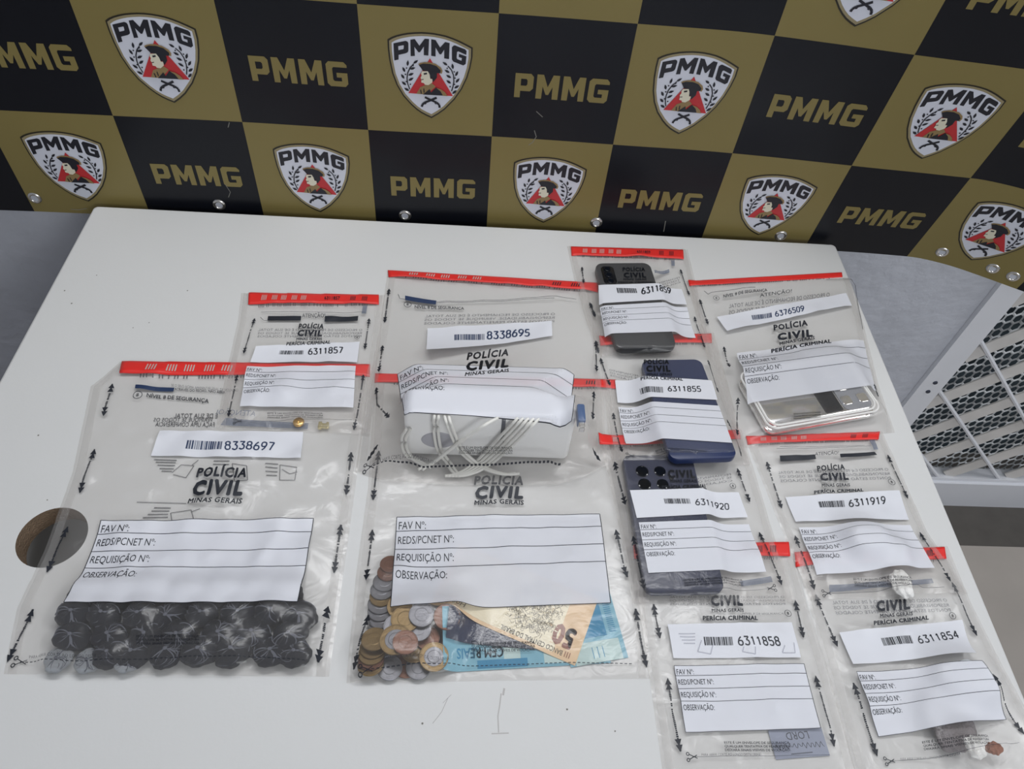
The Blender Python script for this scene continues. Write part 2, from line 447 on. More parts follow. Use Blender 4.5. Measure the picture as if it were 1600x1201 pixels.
while zz < 0.95:
    x = 0.905 + (P / 2 if row % 2 else 0)
    while x < 1.45:
        if zz < 0.92:
            out = [(x + R_ * math.sin(a) * 1.02, zz + R_ * 1.4 * math.cos(a) * 1.02) for a in [math.pi / 3 * i for i in range(6)]]
            j = 0.74 + 0.06 * wv.rand()
            inn = [(x + (p[0] - x) * j, zz + (p[1] - zz) * (j - 0.02)) for p in out]
            y0 = WY + 0.040; dy = 0.002
            vs = [(p[0], y0, p[1]) for p in out] + [(p[0], y0 + dy, p[1]) for p in inn]
            hx.add(vs, [(i, (i + 1) % 6, 6 + (i + 1) % 6, 6 + i) for i in range(6)])
        x += P
    zz += R_ * 1.5 * 1.4; row += 1
dloc(hx.build('honeycomb_mesh', M['mesh_wire'], dr))
sc_ = MB()
for zc in (0.44, 0.415): sc_.lathe([(0.0001, 0.002), (0.004, 0.002), (0.0045, 0)], 12)
for i in range(len(sc_.v)):
    x, y, z = sc_.v[i]; k = 0 if i < len(sc_.v) // 2 else 1
    sc_.v[i] = (0.882 + x, WY - 0.009 - z, (0.452, 0.425)[k] + y)
dloc(sc_.build('rivet', M['dark_plastic'], dr))

# ------------------------------------------------------------------ table
TX0, TX1, TY0, TY1, TH = -0.531, 0.5385, -0.02, 0.852, 0.025
HOLE = on_plane([(81.5, 838.5)])[0]; HR = 0.0327
table = thing('table', 'white laminate table with a round cable hole under the evidence bags', 'table', (0.0, 0.42, 0.0))
def tl(o): o.location = (-0.0, -0.42, 0.0); return o
NH = 48
circ = [(HOLE[0] + HR * math.cos(2 * math.pi * i / NH), HOLE[1] + HR * math.sin(2 * math.pi * i / NH)) for i in range(NH)]
def rrect(ins, r=0.006, n=5):
    o = []
    for k, (x, y) in enumerate(((TX1, TY1), (TX0, TY1), (TX0, TY0), (TX1, TY0))):
        sx = 1 if x == TX1 else -1; sy = 1 if y == TY1 else -1
        for i in range(n + 1):
            a = math.pi / 2 * (k + i / n)
            o.append((x - sx * (r + ins) + r * math.cos(a), y - sy * (r + ins) + r * math.sin(a)))
    return o
tt = MB()
B = 0.003
for t in poly_tris([rrect(B), circ]):
    tt.add([(p[0], p[1], TZ) for p in t], [(0, 1, 2)], 0)
for t in poly_tris([rrect(B), circ]):
    tt.add([(p[0], p[1], TZ - TH) for p in t], [(2, 1, 0)], 0)
loops = [(rrect(B), TZ), (rrect(B * 0.3), TZ - B * 0.3), (rrect(0), TZ - B), (rrect(0), TZ - TH + B), (rrect(B), TZ - TH)]
for (l0, z0), (l1, z1), mi in zip(loops[:-1], loops[1:], (0, 0, 1, 1)):
    n = len(l0)
    tt.add([(p[0], p[1], z0) for p in l0] + [(p[0], p[1], z1) for p in l1], [(i, n + i, n + (i + 1) % n, (i + 1) % n) for i in range(n)], mi)
tl(tt.build('tabletop', [M['table'], M['table_edge']], table))
hb_ = MB(); hb_.lathe([(HR, -TH), (HR * 0.985, -TH * 0.5), (HR, 0)], NH, c=(HOLE[0], HOLE[1], TZ))
hb_.f = [f[::-1] for f in hb_.f]
tag(tl(hb_.build('hole_rim', M['chip'], table, smooth=True)), 'brown rough chipboard inside of the round hole')
for x in (TX0 + 0.05, TX1 - 0.07):
    lb = MB(); lb.box((x, TY0 + 0.05, 0.0), (x + 0.02, TY1 - 0.05, TZ - TH)); tl(lb.build('side_panel', M['table'], table))
pb = MB(); pb.box((TX0 + 0.07, TY1 - 0.12, 0.25), (TX1 - 0.07, TY1 - 0.10, TZ - TH)); tl(pb.build('shade_panel_back', M['table'], table))  # unseen panel, added to keep light out from under the cable hole
pb = MB(); pb.box((TX0 + 0.07, TY0 + 0.10, 0.45), (TX1 - 0.07, TY0 + 0.12, TZ - TH)); tl(pb.build('shade_panel_front', M['table'], table))  # also unseen, added at the near side to darken the view through the hole
M_DIRT = mat('dirt', lin(120, 118, 112), 0.8)
mk = MB()
def flat(px_pts, w, z=0.0002):
    q = on_plane(px_pts); 
    for t in stroke([tuple(p) for p in q], w): mk.add([(p[0], p[1], TZ + z) for p in t], [(0, 1, 2)])
for x, y in ((293, 454), (151, 430), (112, 474), (233, 504), (101, 454), (886, 1108), (961, 1142), (60, 680), (208, 512), (660, 1130), (74, 781)):
    q = on_plane([(x, y)])[0]
    mk = MB()
    for t in disc(q, 0.0007 + 0.0006 * rnd.random(), 7): mk.add([(p[0], p[1], TZ + 0.0002) for p in t], [(0, 1, 2)])
    tl(mk.build('dirt_speck', M_DIRT, table))
M_SCUFF = sheet_mat('scuff', lin(160, 146, 146), 0.7)
for pts, wd in (([(783, 1083), (781, 1100), (778, 1118), (779, 1144)], 0.0011), ([(768, 1146), (795, 1145)], 0.0010), ([(788, 1075), (786, 1086)], 0.0018),
                ([(700, 1090), (690, 1112), (676, 1130)], 0.0006), ([(705, 1085), (692, 1098)], 0.0005)):
    mk = MB(); flat(pts, wd); tl(mk.build('scuff', M_SCUFF, table))

# ------------------------------------------------------------------ banner
BX = np.array([-1.5, -1.0, -0.75, -0.6, -0.5, 0.0, 0.35, 0.60, 0.68, 0.73, 0.785, 0.83, 0.95, 1.2, 1.5])
BYc = np.array([0.84, 0.848, 0.857, 0.863, 0.866, 0.867, 0.8665, 0.866, 0.862, 0.845, 0.815, 0.790, 0.735, 0.66, 0.58])   # its lower hem, seen from above
LNX = [0.30, 0.50, 0.66, 0.80, 1.5]; LNV = [0.0, 0.095, 0.150, 0.152, 0.152]                       # how far it leans forward with height
bx_f = np.linspace(-1.5, 1.5, 1201); by_f = np.interp(bx_f, BX, BYc); bl_f = np.interp(bx_f, LNX, LNV)
for _ in range(60): by_f[1:-1] = (by_f[:-2] + 2 * by_f[1:-1] + by_f[2:]) / 4
for _ in range(300): bl_f[1:-1] = (bl_f[:-2] + 2 * bl_f[1:-1] + bl_f[2:]) / 4
by_f += 0.0010 * np.sin(bx_f * 17 + 0.6)
bm_f = by_f - bl_f * 0.16
bs_f = np.concatenate([[0], np.cumsum(np.hypot(np.diff(bx_f), np.diff(bm_f)))])
bs_f -= np.interp(0.0, bx_f, bs_f)
def s_of_x(x): return float(np.interp(x, bx_f, bs_f))
nx_f = np.gradient(bm_f, bx_f)
def ban(s, z, off=0.0):
    x = float(np.interp(s, bs_f, bx_f)); y = float(np.interp(x, bx_f, by_f)) - float(np.interp(x, bx_f, bl_f)) * (z - 0.766); g = float(np.interp(x, bx_f, nx_f))
    y += 0.0012 * math.sin(z * 9 + x * 5)
    n = math.hypot(1, g)
    return (x + off * g / n, y - off / n, z)
CW, CH = 0.1613, 0.1612
S0, ZB = -0.4640, 0.766
banner = thing('banner', 'gold and black chequered police banner with shield emblems hanging behind the table', 'banner', (0.0, 0.866, ZB))
def bl_(vs): return [(x, y - 0.866, z - ZB) for x, y, z in vs]
ROWZ = [ZB, 0.9260, 0.9260 + CH, 0.9260 + 2 * CH, 0.9260 + 3 * CH, 0.9260 + 4 * CH]
JS = range(-5, 9)
def is_gold(j, r): return ((j % 2) != 0) == (r % 2 == 0)

vb = MB(); NS, NZ = 16, 8
for r in range(5):
    for j in JS:
        s0 = S0 + CW * j
        vs = [ban(s0 + CW * a / NS, ROWZ[r] + (ROWZ[r + 1] - ROWZ[r]) * b / NZ) for b in range(NZ + 1) for a in range(NS + 1)]
        vb.add(bl_(vs), [(b * (NS + 1) + a, b * (NS + 1) + a + 1, (b + 1) * (NS + 1) + a + 1, (b + 1) * (NS + 1) + a) for b in range(NZ) for a in range(NS)], 0 if is_gold(j, r) else 1)
bo = vb.build('vinyl_sheet', [M['gold'], M['black']], banner)
bmx = bmesh.new(); bmx.from_mesh(bo.data); bmesh.ops.remove_doubles(bmx, verts=bmx.verts, dist=1e-5)
for f in bmx.faces: f.smooth = True
bmx.to_mesh(bo.data); bmx.free()

# emblem traced in a close-up of one shield, taken back to the flat of its own banner cell
def E(pts):
    o = []
    for x, y in pts:
        X, Z = on_wall((590 + x * 160 / 1130, 30 + y * 170 / 1201), 0.866)
        o.append((X - (S0 + 2.5 * CW), Z - (ROWZ[1] + CH / 2)))
    return o
outer = E([(108, 222), (150, 197), (200, 178), (265, 162), (330, 151), (405, 145), (480, 143), (550, 147), (620, 155), (690, 168), (760, 185), (830, 210), (900, 240), (975, 278), (1050, 318), (1048, 420), (1025, 540), (990, 655), (930, 780), (850, 895), (740, 1005), (670, 1055), (595, 1098), (535, 1070), (480, 1040), (425, 1000), (370, 950), (280, 850), (210, 730), (160, 600), (128, 450), (112, 320)])
ec = E([(578, 560)])[0]
shr = lambda k: [(ec[0] + (p[0] - ec[0]) * k, ec[1] + (p[1] - ec[1]) * k) for p in outer]
EL = []   # (layer, material index, triangles)
def ep(layer, mi, *loops, conv=True): EL.append((layer, mi, poly_tris([E(l) if conv else l for l in loops])))
EL.append((1, 0, poly_tris([outer]))); EL.append((2, 1, poly_tris([shr(0.962)]))); EL.append((3, 2, poly_tris([shr(0.905)])))
ep(4, 3, [(175, 262), (310, 235), (332, 245), (340, 262), (340, 345), (332, 362), (310, 373), (232, 390), (232, 442), (185, 452)], [(228, 294), (285, 283), (290, 290), (288, 322), (282, 328), (230, 338)])
ep(4, 3, [(362, 222), (410, 215), (462, 290), (520, 212), (568, 216), (560, 400), (510, 395), (510, 300), (468, 362), (450, 362), (406, 302), (412, 402), (365, 405)])
ep(4, 3, [(592, 218), (640, 228), (690, 310), (745, 250), (795, 262), (788, 440), (735, 432), (735, 335), (700, 388), (682, 384), (640, 310), (640, 410), (592, 402)])
ep(4, 3, [(838, 290), (855, 288), (965, 332), (982, 352), (978, 395), (890, 355), (876, 362), (872, 425), (878, 440), (925, 460), (930, 430), (895, 418), (898, 382), (980, 412), (972, 495), (945, 512), (835, 468), (820, 445), (820, 308)])
ep(5, 4, [(578, 428), (340, 812), (832, 850)])
ep(6, 5, [(448, 490), (470, 478), (520, 468), (570, 470), (640, 488), (700, 530), (718, 568), (708, 600), (640, 570), (520, 530), (470, 515)])
ep(7, 3, [(455, 500), (500, 483), (580, 488), (650, 512), (698, 562), (690, 592), (655, 590), (655, 640), (612, 692), (600, 645), (582, 652), (570, 600), (555, 568), (500, 562), (478, 530)])
ep(7, 6, [(490, 568), (555, 568), (575, 600), (582, 652), (606, 655), (602, 695), (560, 722), (520, 716), (513, 700), (482, 692), (484, 660), (474, 640), (487, 615), (480, 595)])
ep(8, 3, [(508, 588), (545, 582), (546, 600), (512, 606)]); ep(8, 3, [(485, 656), (510, 652), (508, 660), (486, 664)])
ep(6, 5, [(470, 745), (520, 725), (600, 705), (640, 740), (570, 800), (530, 828), (428, 818)])
ep(7, 3, [(500, 826), (575, 765), (590, 805), (645, 748), (700, 780), (722, 840)])
ep(8, 5, [(648, 752), (700, 768), (745, 802), (772, 844), (722, 840), (695, 790)]); ep(8, 3, [(470, 775), (480, 768), (490, 815), (478, 818)]); ep(8, 3, [(505, 760), (514, 755), (520, 800), (508, 806)])
def leaf(c, ang, L=62, W=30):
    a = math.radians(ang); ca, sa = math.cos(a), -math.sin(a)
    return [(c[0] + ca * u * L - sa * v * W, c[1] + sa * u * L + ca * v * W) for u, v in ((-0.5, 0), (-0.25, 0.36), (0.05, 0.46), (0.3, 0.28), (0.55, 0), (0.3, -0.28), (0.05, -0.46), (-0.25, -0.36))]
for c, a in (((333, 482), 85), ((420, 468), 35), ((290, 552), 115), ((385, 540), 15), ((278, 628), 125), ((368, 605), 20), ((292, 705), 140), ((368, 660), 30), ((322, 772), 150),
             ((745, 490), 145), ((828, 520), 100), ((768, 575), 150), ((872, 602), 62), ((785, 632), 150), ((882, 678), 48), ((785, 692), 145), ((872, 748), 30), ((848, 805), 40)):
    ep(5, 3, leaf(c, a))
def estroke(pts, wpx, layer=5): EL.append((layer, 3, stroke(E(pts), wpx * 160 / 1130 * 0.001)))
estroke([(400, 490), (360, 530), (332, 590), (325, 650), (332, 705), (355, 770)], 10); estroke([(775, 515), (815, 560), (838, 620), (842, 690), (832, 745), (815, 795)], 10)
for c in ((392, 508), (320, 535), (308, 605), (318, 685), (362, 715), (768, 540), (845, 580), (855, 650), (848, 720), (800, 745)): ep(5, 3, [(c[0] + 9 * math.cos(q), c[1] + 9 * math.sin(q)) for q in [math.pi / 3 * i for i in range(6)]])
estroke([(522, 858), (575, 885), (650, 918), (680, 945), (685, 978)], 20); estroke([(652, 866), (595, 890), (520, 918), (495, 940), (488, 965)], 20)
estroke([(640, 905), (632, 930), (650, 936)], 8); estroke([(528, 905), (536, 930), (520, 936)], 8)
EMATS = [M['em_line'], M['em_gold'], M['em_white'], M['em_black'], M['em_red'], M['em_tan'], M['em_skin']]
em_tris = [(ly, mi, subdiv(t, 0.016)) for ly, mi, t in EL]
# block letters of the lettering
PL = []
def pl(*loops): PL.append(loops)
pl([(0, 0), (.062, 0), (.062, .28), (.165, .28), (.195, .40), (.195, .88), (.165, 1), (0, 1)], [(.062, .50), (.062, .78), (.120, .78), (.132, .72), (.132, .56), (.120, .50)])
def m_at(x): return [(x, 0), (x + .062, 0), (x + .066, .52), (x + .106, .18), (x + .134, .18), (x + .172, .52), (x + .176, 0), (x + .238, 0), (x + .238, 1), (x + .170, 1), (x + .120, .50), (x + .068, 1), (x, 1)]
pl(m_at(.230)); pl(m_at(.508))
pl([(.815, 0), (.970, 0), (1.0, .12), (1.0, .56), (.888, .56), (.888, .37), (.938, .37), (.938, .22), (.860, .22), (.848, .28), (.848, .72), (.860, .78), (1.0, .78), (1.0, .88), (.970, 1), (.815, 1), (.785, .88), (.785, .12)])
a_ = on_wall((803, 151), 0.866); b_ = on_wall((948, 157), 0.866); c_ = on_wall((806, 113), 0.866)
LW, LH = b_[0] - a_[0], c_[1] - a_[1]
LX, LZ = (a_[0] + b_[0]) / 2 - (S0 + 3.5 * CW), (a_[1] + c_[1]) / 2 - (ROWZ[1] + CH / 2) - 0.0015
lt_tris = []
for loops in PL:
    lt_tris += subdiv(poly_tris([[((x - .5) * LW + LX, (z - .5) * LH + LZ) for x, z in l] for l in loops]), 0.016)
for r in range(4):
    zc = ROWZ[r] + (ROWZ[r + 1] - ROWZ[r]) / 2 if r else ROWZ[1] - CH / 2 + 0.001
    for j in range(-2, 8):
        sc = S0 + CW * (j + 0.5)
        mb = MB()
        if is_gold(j, r):
            for ly, mi, tr in em_tris:
                vs = [ban(sc + p[0], zc + p[1], 0.00035 * ly) for t in tr for p in t]
                mb.add(bl_(vs), [(3 * i, 3 * i + 1, 3 * i + 2) for i in range(len(tr))], mi)
            mb.build('shield_emblem', EMATS, banner)
        else:
            vs = [ban(sc + p[0], zc + p[1], 0.0004) for t in lt_tris for p in t]
            mb.add(bl_(vs), [(3 * i, 3 * i + 1, 3 * i + 2) for i in range(len(lt_tris))])
            mb.build('lettering', M['gold'], banner)
for X, z in ((-0.885, 0.790), (-0.615, 0.790), (-0.362, 0.792), (-0.099, 0.790), (0.180, 0.7945), (0.4585, 0.790), (0.704, 0.788), (0.771, 0.787), (0.797, 0.786)):
    g = MB()
    g.lathe([(0.0047, 0.0004), (0.0050, 0.0016), (0.0062, 0.0021), (0.0080, 0.0017), (0.0090, 0.0004)], 28)
    g.lathe([(0.0001, 0.0004), (0.0047, 0.0004)], 28, 1)
    x, y, zz = ban(s_of_x(X), z, 0.0)
    o = g.build('eyelet', [M['chrome'], M['wall']], banner, smooth=True)
    gr = float(np.interp(X, bx_f, nx_f)); nv = Vector((gr, -1, 0)).normalized()
    o.location = (x, y - 0.866, zz - ZB); o.rotation_euler = nv.to_track_quat('Z', 'Y').to_euler()
M_SCR = sheet_mat('scratch', lin(160, 158, 150), 0.4)
for pts, wd in (([(838, 175), (848, 184)], .0012), ([(835, 205), (838, 215), (832, 224), (826, 228)], .0011), ([(1010, 365), (1036, 372)], .001), ([(112, 324), (124, 325), (137, 323)], .001), ([(358, 192), (356, 200)], .001), ([(1040, 345), (1037, 362)], .0012), ([(352, 288), (360, 300), (357, 308)], .0008)):
    q = []
    for p in pts:
        X, Z = on_wall(p, 0.866); q.append((s_of_x(X), Z))
    tr = stroke(q, wd); sf = MB()
    sf.add(bl_([ban(p[0], p[1], 0.0006) for t in tr for p in t]), [(3 * i, 3 * i + 1, 3 * i + 2) for i in range(len(tr))])
    sf.build('scratch', M_SCR, banner)
#BAGS#
# ------------------------------------------------------------------ evidence bags
def seg_dist(px_, py_, a, b):
    dx, dy = b[0] - a[0], b[1] - a[1]; L2 = dx * dx + dy * dy + 1e-12
    t = np.clip(((px_ - a[0]) * dx + (py_ - a[1]) * dy) / L2, 0, 1)
    return np.hypot(px_ - a[0] - t * dx, py_ - a[1] - t * dy)
def in_poly(P):
    m = np.zeros_like(GX, bool); n = len(P)
    for i in range(n):
        x0, y0 = P[i]; x1, y1 = P[(i + 1) % n]
        c = ((y0 > GY) != (y1 > GY)) & (GX < (x1 - x0) * (GY - y0) / (y1 - y0 + 1e-15) + x0)
        m ^= c
    return m
def drape(h0, mask, n, weight=1.0):
    h = h0.copy(); ys, xs = np.where(mask)
    y0, y1, x0, x1 = max(ys.min() - 2, 0), ys.max() + 3, max(xs.min() - 2, 0), xs.max() + 3
    a = h[y0:y1, x0:x1]; b0 = h0[y0:y1, x0:x1]; mk_ = mask[y0:y1, x0:x1]
    for _ in range(n): a = np.where(mk_, np.maximum(b0, blur(a)), a)
    h[y0:y1, x0:x1] = a
    return h

def cone(h0, mask, slope, n):
    """taut film: nothing steeper than slope away from what it covers"""
    ys, xs = np.where(mask); y0, y1, x0, x1 = ys.min(), ys.max() + 1, xs.min(), xs.max() + 1
    a = h0[y0:y1, x0:x1].copy(); q = mask[y0:y1, x0:x1]
    for _ in range(n):
        p = np.pad(a, 1, mode='constant', constant_values=-1)
        e = np.max([p[:-2, 1:-1], p[2:, 1:-1], p[1:-1, :-2], p[1:-1, 2:]], axis=0) - slope * RES
        d = np.max([p[:-2, :-2], p[2:, 2:], p[:-2, 2:], p[2:, :-2]], axis=0) - slope * RES * 1.4142
        a = np.where(q, np.maximum(a, np.maximum(e, d)), a)
    h = h0.copy(); h[y0:y1, x0:x1] = a
    return h

class Bag:
    def __init__(s, label, left, right, big=False, group=None, gap=0.0022, wr=0.0007, seed=0, bottom=None, slope=1.1):
        s.slope = slope
        s.big = big; s.gap = gap; s.wr = wr; s.label = label; s.rs = np.random.RandomState(seed)
        s.Lp = hit(HF, left); s.Rp = hit(HF, right)
        s.bot = hit(HF, bottom) if bottom else None
        s.poly = [tuple(p) for p in s.Lp] + ([tuple(p) for p in s.bot] if bottom else []) + [tuple(p) for p in s.Rp[::-1]]
        s.mask = in_poly(s.poly)
        s.edge = np.full_like(GX, 1.0)
        for i in range(len(s.poly)):
            s.edge = np.minimum(s.edge, seg_dist(GX, GY, s.poly[i], s.poly[(i + 1) % len(s.poly)]))
        s.edge[~s.mask] = 0
        s.side = np.full_like(GX, 1.0)
        for P_ in (s.Lp, s.Rp):
            for i in range(len(P_) - 1): s.side = np.minimum(s.side, seg_dist(GX, GY, P_[i], P_[i + 1]))
        s.hb = drape(HF, s.mask, 14)
        s.hb = np.where(s.mask, s.hb + 0.0006, s.hb)
        s.hc = np.zeros_like(GX)
        c = np.mean(np.array(s.poly), 0)
        s.root = thing('evidence_bag', label, 'evidence bag', (c[0], c[1], TZ), group)
        s.c = c
    def base(s, m):
        """lowest level a content can lie on over footprint m"""
        h = np.maximum(s.hb, s.hc); v = h[m]
        return float(v.max()) if len(v) else 0.0
    def put(s, m, top):
        s.hc = np.where(m, np.maximum(s.hc, top), s.hc)
    def close(s, iters=26):
        e = np.clip(s.edge / 0.022, 0, 1); e = e * e * (3 - 2 * e)
        wr = noise_field(10, s.wr) + noise_field(45, s.wr * 1.2)
        # creases
        for _ in range(16 if s.big else 9):
            i = s.rs.randint(0, len(s.poly)); k = s.rs.rand(2)
            ys, xs = np.where(s.mask); q = s.rs.randint(0, len(xs))
            x, y = gx[xs[q]], gy[ys[q]]; a = s.rs.rand() * math.pi; L = 0.015 + 0.05 * s.rs.rand()
            d = seg_dist(GX, GY, (x - L * math.cos(a), y - L * math.sin(a)), (x + L * math.cos(a), y + L * math.sin(a)))
            wr += (0.0006 + 0.0012 * s.rs.rand()) * np.exp(-(d / 0.0035) ** 2)
        ht0 = s.hb + e * np.maximum(s.gap + wr, 0.0004) + 0.0003 * s.mask
        hcd = s.hc
        for _ in range(2):
            p = np.pad(hcd, 1, mode='edge'); hcd = np.max([p[i:i + GNY, j:j + GNX] for i in range(3) for j in range(3)], axis=0)
        cont = np.where(hcd > 0, hcd + 0.0009, 0)
        ht = np.where(s.mask, np.maximum(ht0, cont), s.hb)
        if s.hc.max() > 0:
            tent = cone(ht, s.mask, s.slope, int(min(110, (s.hc.max() - s.hb[s.mask].min()) / s.slope / RES + 4)))
            cap = s.hb + np.minimum(np.clip(s.edge - .003, 0, 1) * 3.2, np.clip(s.side - .008, 0, 1) * 0.9 + .0015)
            ht = np.where(s.mask, np.maximum(np.minimum(tent, cap), ht), ht)
        ht = drape(ht, s.mask & (s.edge > 0.004), iters)
        sm = ht.copy()
        for _ in range(2): sm = blur(sm)
        s.ht = np.where(s.mask, np.maximum(sm, np.where(s.hc > 0, s.hc + 0.0003, ht0 * 0 + s.hb + 0.0003)), ht)
        nu, nv = (110, 130) if s.big else (72, 88)
        vs = []; tv = np.linspace(0, 1, nv + 1); tu = np.linspace(0, 1, nu + 1)
        k = np.linspace(0, 1, len(s.Lp))
        XY = np.zeros((nv + 1, nu + 1, 2))
        for a in range(2):
            l = np.interp(tv, k, s.Lp[:, a]); r = np.interp(tv, k, s.Rp[:, a])
            XY[:, :, a] = l[:, None] * (1 - tu) + r[:, None] * tu
            if s.bot is not None:
                bp = np.concatenate([[s.Lp[-1]], s.bot, [s.Rp[-1]]]); cu = (bp[:, 0] - bp[0, 0]) / (bp[-1, 0] - bp[0, 0])
                XY[:, :, a] += (tv[:, None] ** 5) * (np.interp(tu, cu, bp[:, a]) - (l[-1] * (1 - tu) + r[-1] * tu))[None, :]
        f = XY.reshape(-1, 2)
        zt = samp(s.ht, f); zb = samp(s.hb, f)
        vs = np.concatenate([np.column_stack([f, zt]), np.column_stack([f, zb - 0.0001])])
        vs[:, 0] -= s.c[0]; vs[:, 1] -= s.c[1]
        n = nu + 1; N0 = len(f); fs = []
        for b in range(nv):
            for a in range(nu):
                i = b * n + a
                fs.append((i, i + n, i + n + 1, i + 1)); fs.append((N0 + i, N0 + i + 1, N0 + i + n + 1, N0 + i + n))
        raw('plastic_film', vs.tolist(), fs, M['film_big'] if s.big else M['film'], s.root, smooth=True)
        for side in (0, 1):
            k0, k1 = (.012, .040) if s.big else (.018, .058)
            uu = np.linspace(k0, k1, 4) if side == 0 else 1 - np.linspace(k1, k0, 4)
            Q = np.array([[XY[b, 0] * (1 - u) + XY[b, -1] * u for u in uu] for b in range(0, nv + 1, 2)])
            g = Q.reshape(-1, 2); zz_ = samp(s.ht, g) + .00015
            vv = np.column_stack([g[:, 0] - s.c[0], g[:, 1] - s.c[1], zz_]).tolist()
            raw('side_seam', vv, [(b * 4 + a, (b + 1) * 4 + a, (b + 1) * 4 + a + 1, b * 4 + a + 1) for b in range(len(Q) - 1) for a in range(3)], M['seam'], s.root, smooth=True)
        global HF
        HF = np.where(s.mask, np.maximum(HF, s.ht), HF)
    # --- prints
    def frame(s, q):
        """unit square (u right, v down) of a quad of pixels TL TR BR BL -> xy"""
        P = hit(s.ht, q)
        return lambda u, v: (P[0] * (1 - u) + P[1] * u) * (1 - v) + (P[3] * (1 - u) + P[2] * u) * v
    def lay(s, name, tris_xy, m, off, parent=None, L=0.006, back=False, subdivide=True):
        t = subdiv(tris_xy, L) if subdivide else tris_xy
        xy = np.array([p for a in t for p in a])
        z = samp(s.hb, xy) + 0.0001 if back else samp(s.ht, xy)
        v = np.column_stack([xy[:, 0] - s.c[0], xy[:, 1] - s.c[1], z + off])
        return raw(name, v.tolist(), [(3 * i, 3 * i + 1, 3 * i + 2) for i in range(len(t))], m, parent or s.root)
    def sheet(s, name, q, m, off, nu=40, nv=16, parent=None, thick=0.0):
        fr = s.frame(q)
        xy = np.array([fr(u, v) for v in np.linspace(0, 1, nv + 1) for u in np.linspace(0, 1, nu + 1)])
        v = np.column_stack([xy[:, 0] - s.c[0], xy[:, 1] - s.c[1], samp(s.ht, xy) + off])
        n = nu + 1
        fs = [(b * n + a, (b + 1) * n + a, (b + 1) * n + a + 1, b * n + a + 1) for b in range(nv) for a in range(nu)]
        v = v.tolist()
        if thick:
            N0 = len(v); w_ = [(x, y, z - thick) for x, y, z in v]; v += w_
            rim = [a for a in range(nu)] ; 
            for a in range(nu): fs.append((a, a + 1, N0 + a + 1, N0 + a)); fs.append((nv * n + a + 1, nv * n + a, N0 + nv * n + a, N0 + nv * n + a + 1))
            for b in range(nv): fs.append(((b + 1) * n, b * n, N0 + b * n, N0 + (b + 1) * n)); fs.append((b * n + nu, (b + 1) * n + nu, N0 + (b + 1) * n + nu, N0 + b * n + nu))
        return raw(name, v, fs, m, parent or s.root, smooth=True), fr
    def tri_in(s, fr, tris): return [tuple(tuple(fr(p[0], p[1])) for p in t) for t in tris]
    def text(s, body, q, bold=0.0, mirror=False, space=1.0):
        """q: pixel quad TL TR BR BL of the text's own box"""
        fr = s.frame(q); T = text_tris(body, bold, space)
        if mirror: T = [tuple((1 - p[0], p[1]) for p in t) for t in T]
        return s.tri_in(fr, [tuple((p[0], 1 - p[1]) for p in t) for t in T])
    def strip(s, q, marks=True, num=None):
        o, fr = s.sheet('closure_strip', q, M['red'], 0.0011, 60, 5, thick=0.0012)
        if marks:
            T = []
            for c in (.12, .20, .27, .35, .42, .80, .89):
                for k in range(4):
                    u = c - .022 + .011 * k
                    T += quad_tris((u + .006, .25), (u + .011, .25), (u + .005, .75), (u, .75))
            lay = s.lay('void_mark', s.tri_in(fr, T[:len(T) * 5 // 7]), M['silver_mark'], 0.0014, o)
            lay.data.materials[0] = M['silver_mark']
            s.lay('void_mark', s.tri_in(fr, T[len(T) * 5 // 7:]), M['ink'], 0.0014, o)
        if num:
            T = [tuple((.58 + .12 * p[0], .68 - .38 * p[1]) for p in t) for t in text_tris(num, 0.02)]
            s.lay('strip_number', s.tri_in(fr, T), M['ink'], 0.0014, o)
        # row of short teeth under the tape
        T = []
        for k in range(70):
            if s.rs.rand() < 0.75: u = .08 + .84 * k / 70; T += quad_tris((u, 1.02), (u + .005, 1.02), (u + .004, 1.28), (u - .001, 1.28))
        s.lay('tooth_print', s.tri_in(fr, T), M['ink_soft'], 0.0002)
    def label_no(s, q, num, bar, txt, blue=False):
        o, fr = s.sheet('number_label', q, M['label'], 0.00025, 44, 10)
        b = s.frame(bar); r = np.random.RandomState(int(num)); T = []; u = 0.0
        while u < 1:
            w_ = r.choice([.012, .018, .03, .045]); T += quad_tris((u, 0), (min(u + w_, 1), 0), (min(u + w_, 1), 1), (u, 1)); u += w_ + r.choice([.012, .018, .028])
        s.lay('barcode', s.tri_in(b, T), M['ink_blue'] if blue else M['ink'], 0.0005, o)
        # each digit keeps to its own pitch
        f2 = s.frame(txt); T = []
        for i, ch in enumerate(num):
            n_ = len(num); w_ = .66 / n_; hgt = math.dist(f2(.5, 0), f2(.5, 1))
            for pl_ in DIG[ch]: T += stroke([tuple(f2((i + .5) / n_ - w_ / 2 + p[0] * w_, 1 - p[1])) for p in pl_], .16 * hgt)
        s.lay('printed_number', T, M['ink_blue'] if blue else M['ink'], 0.0005, o)
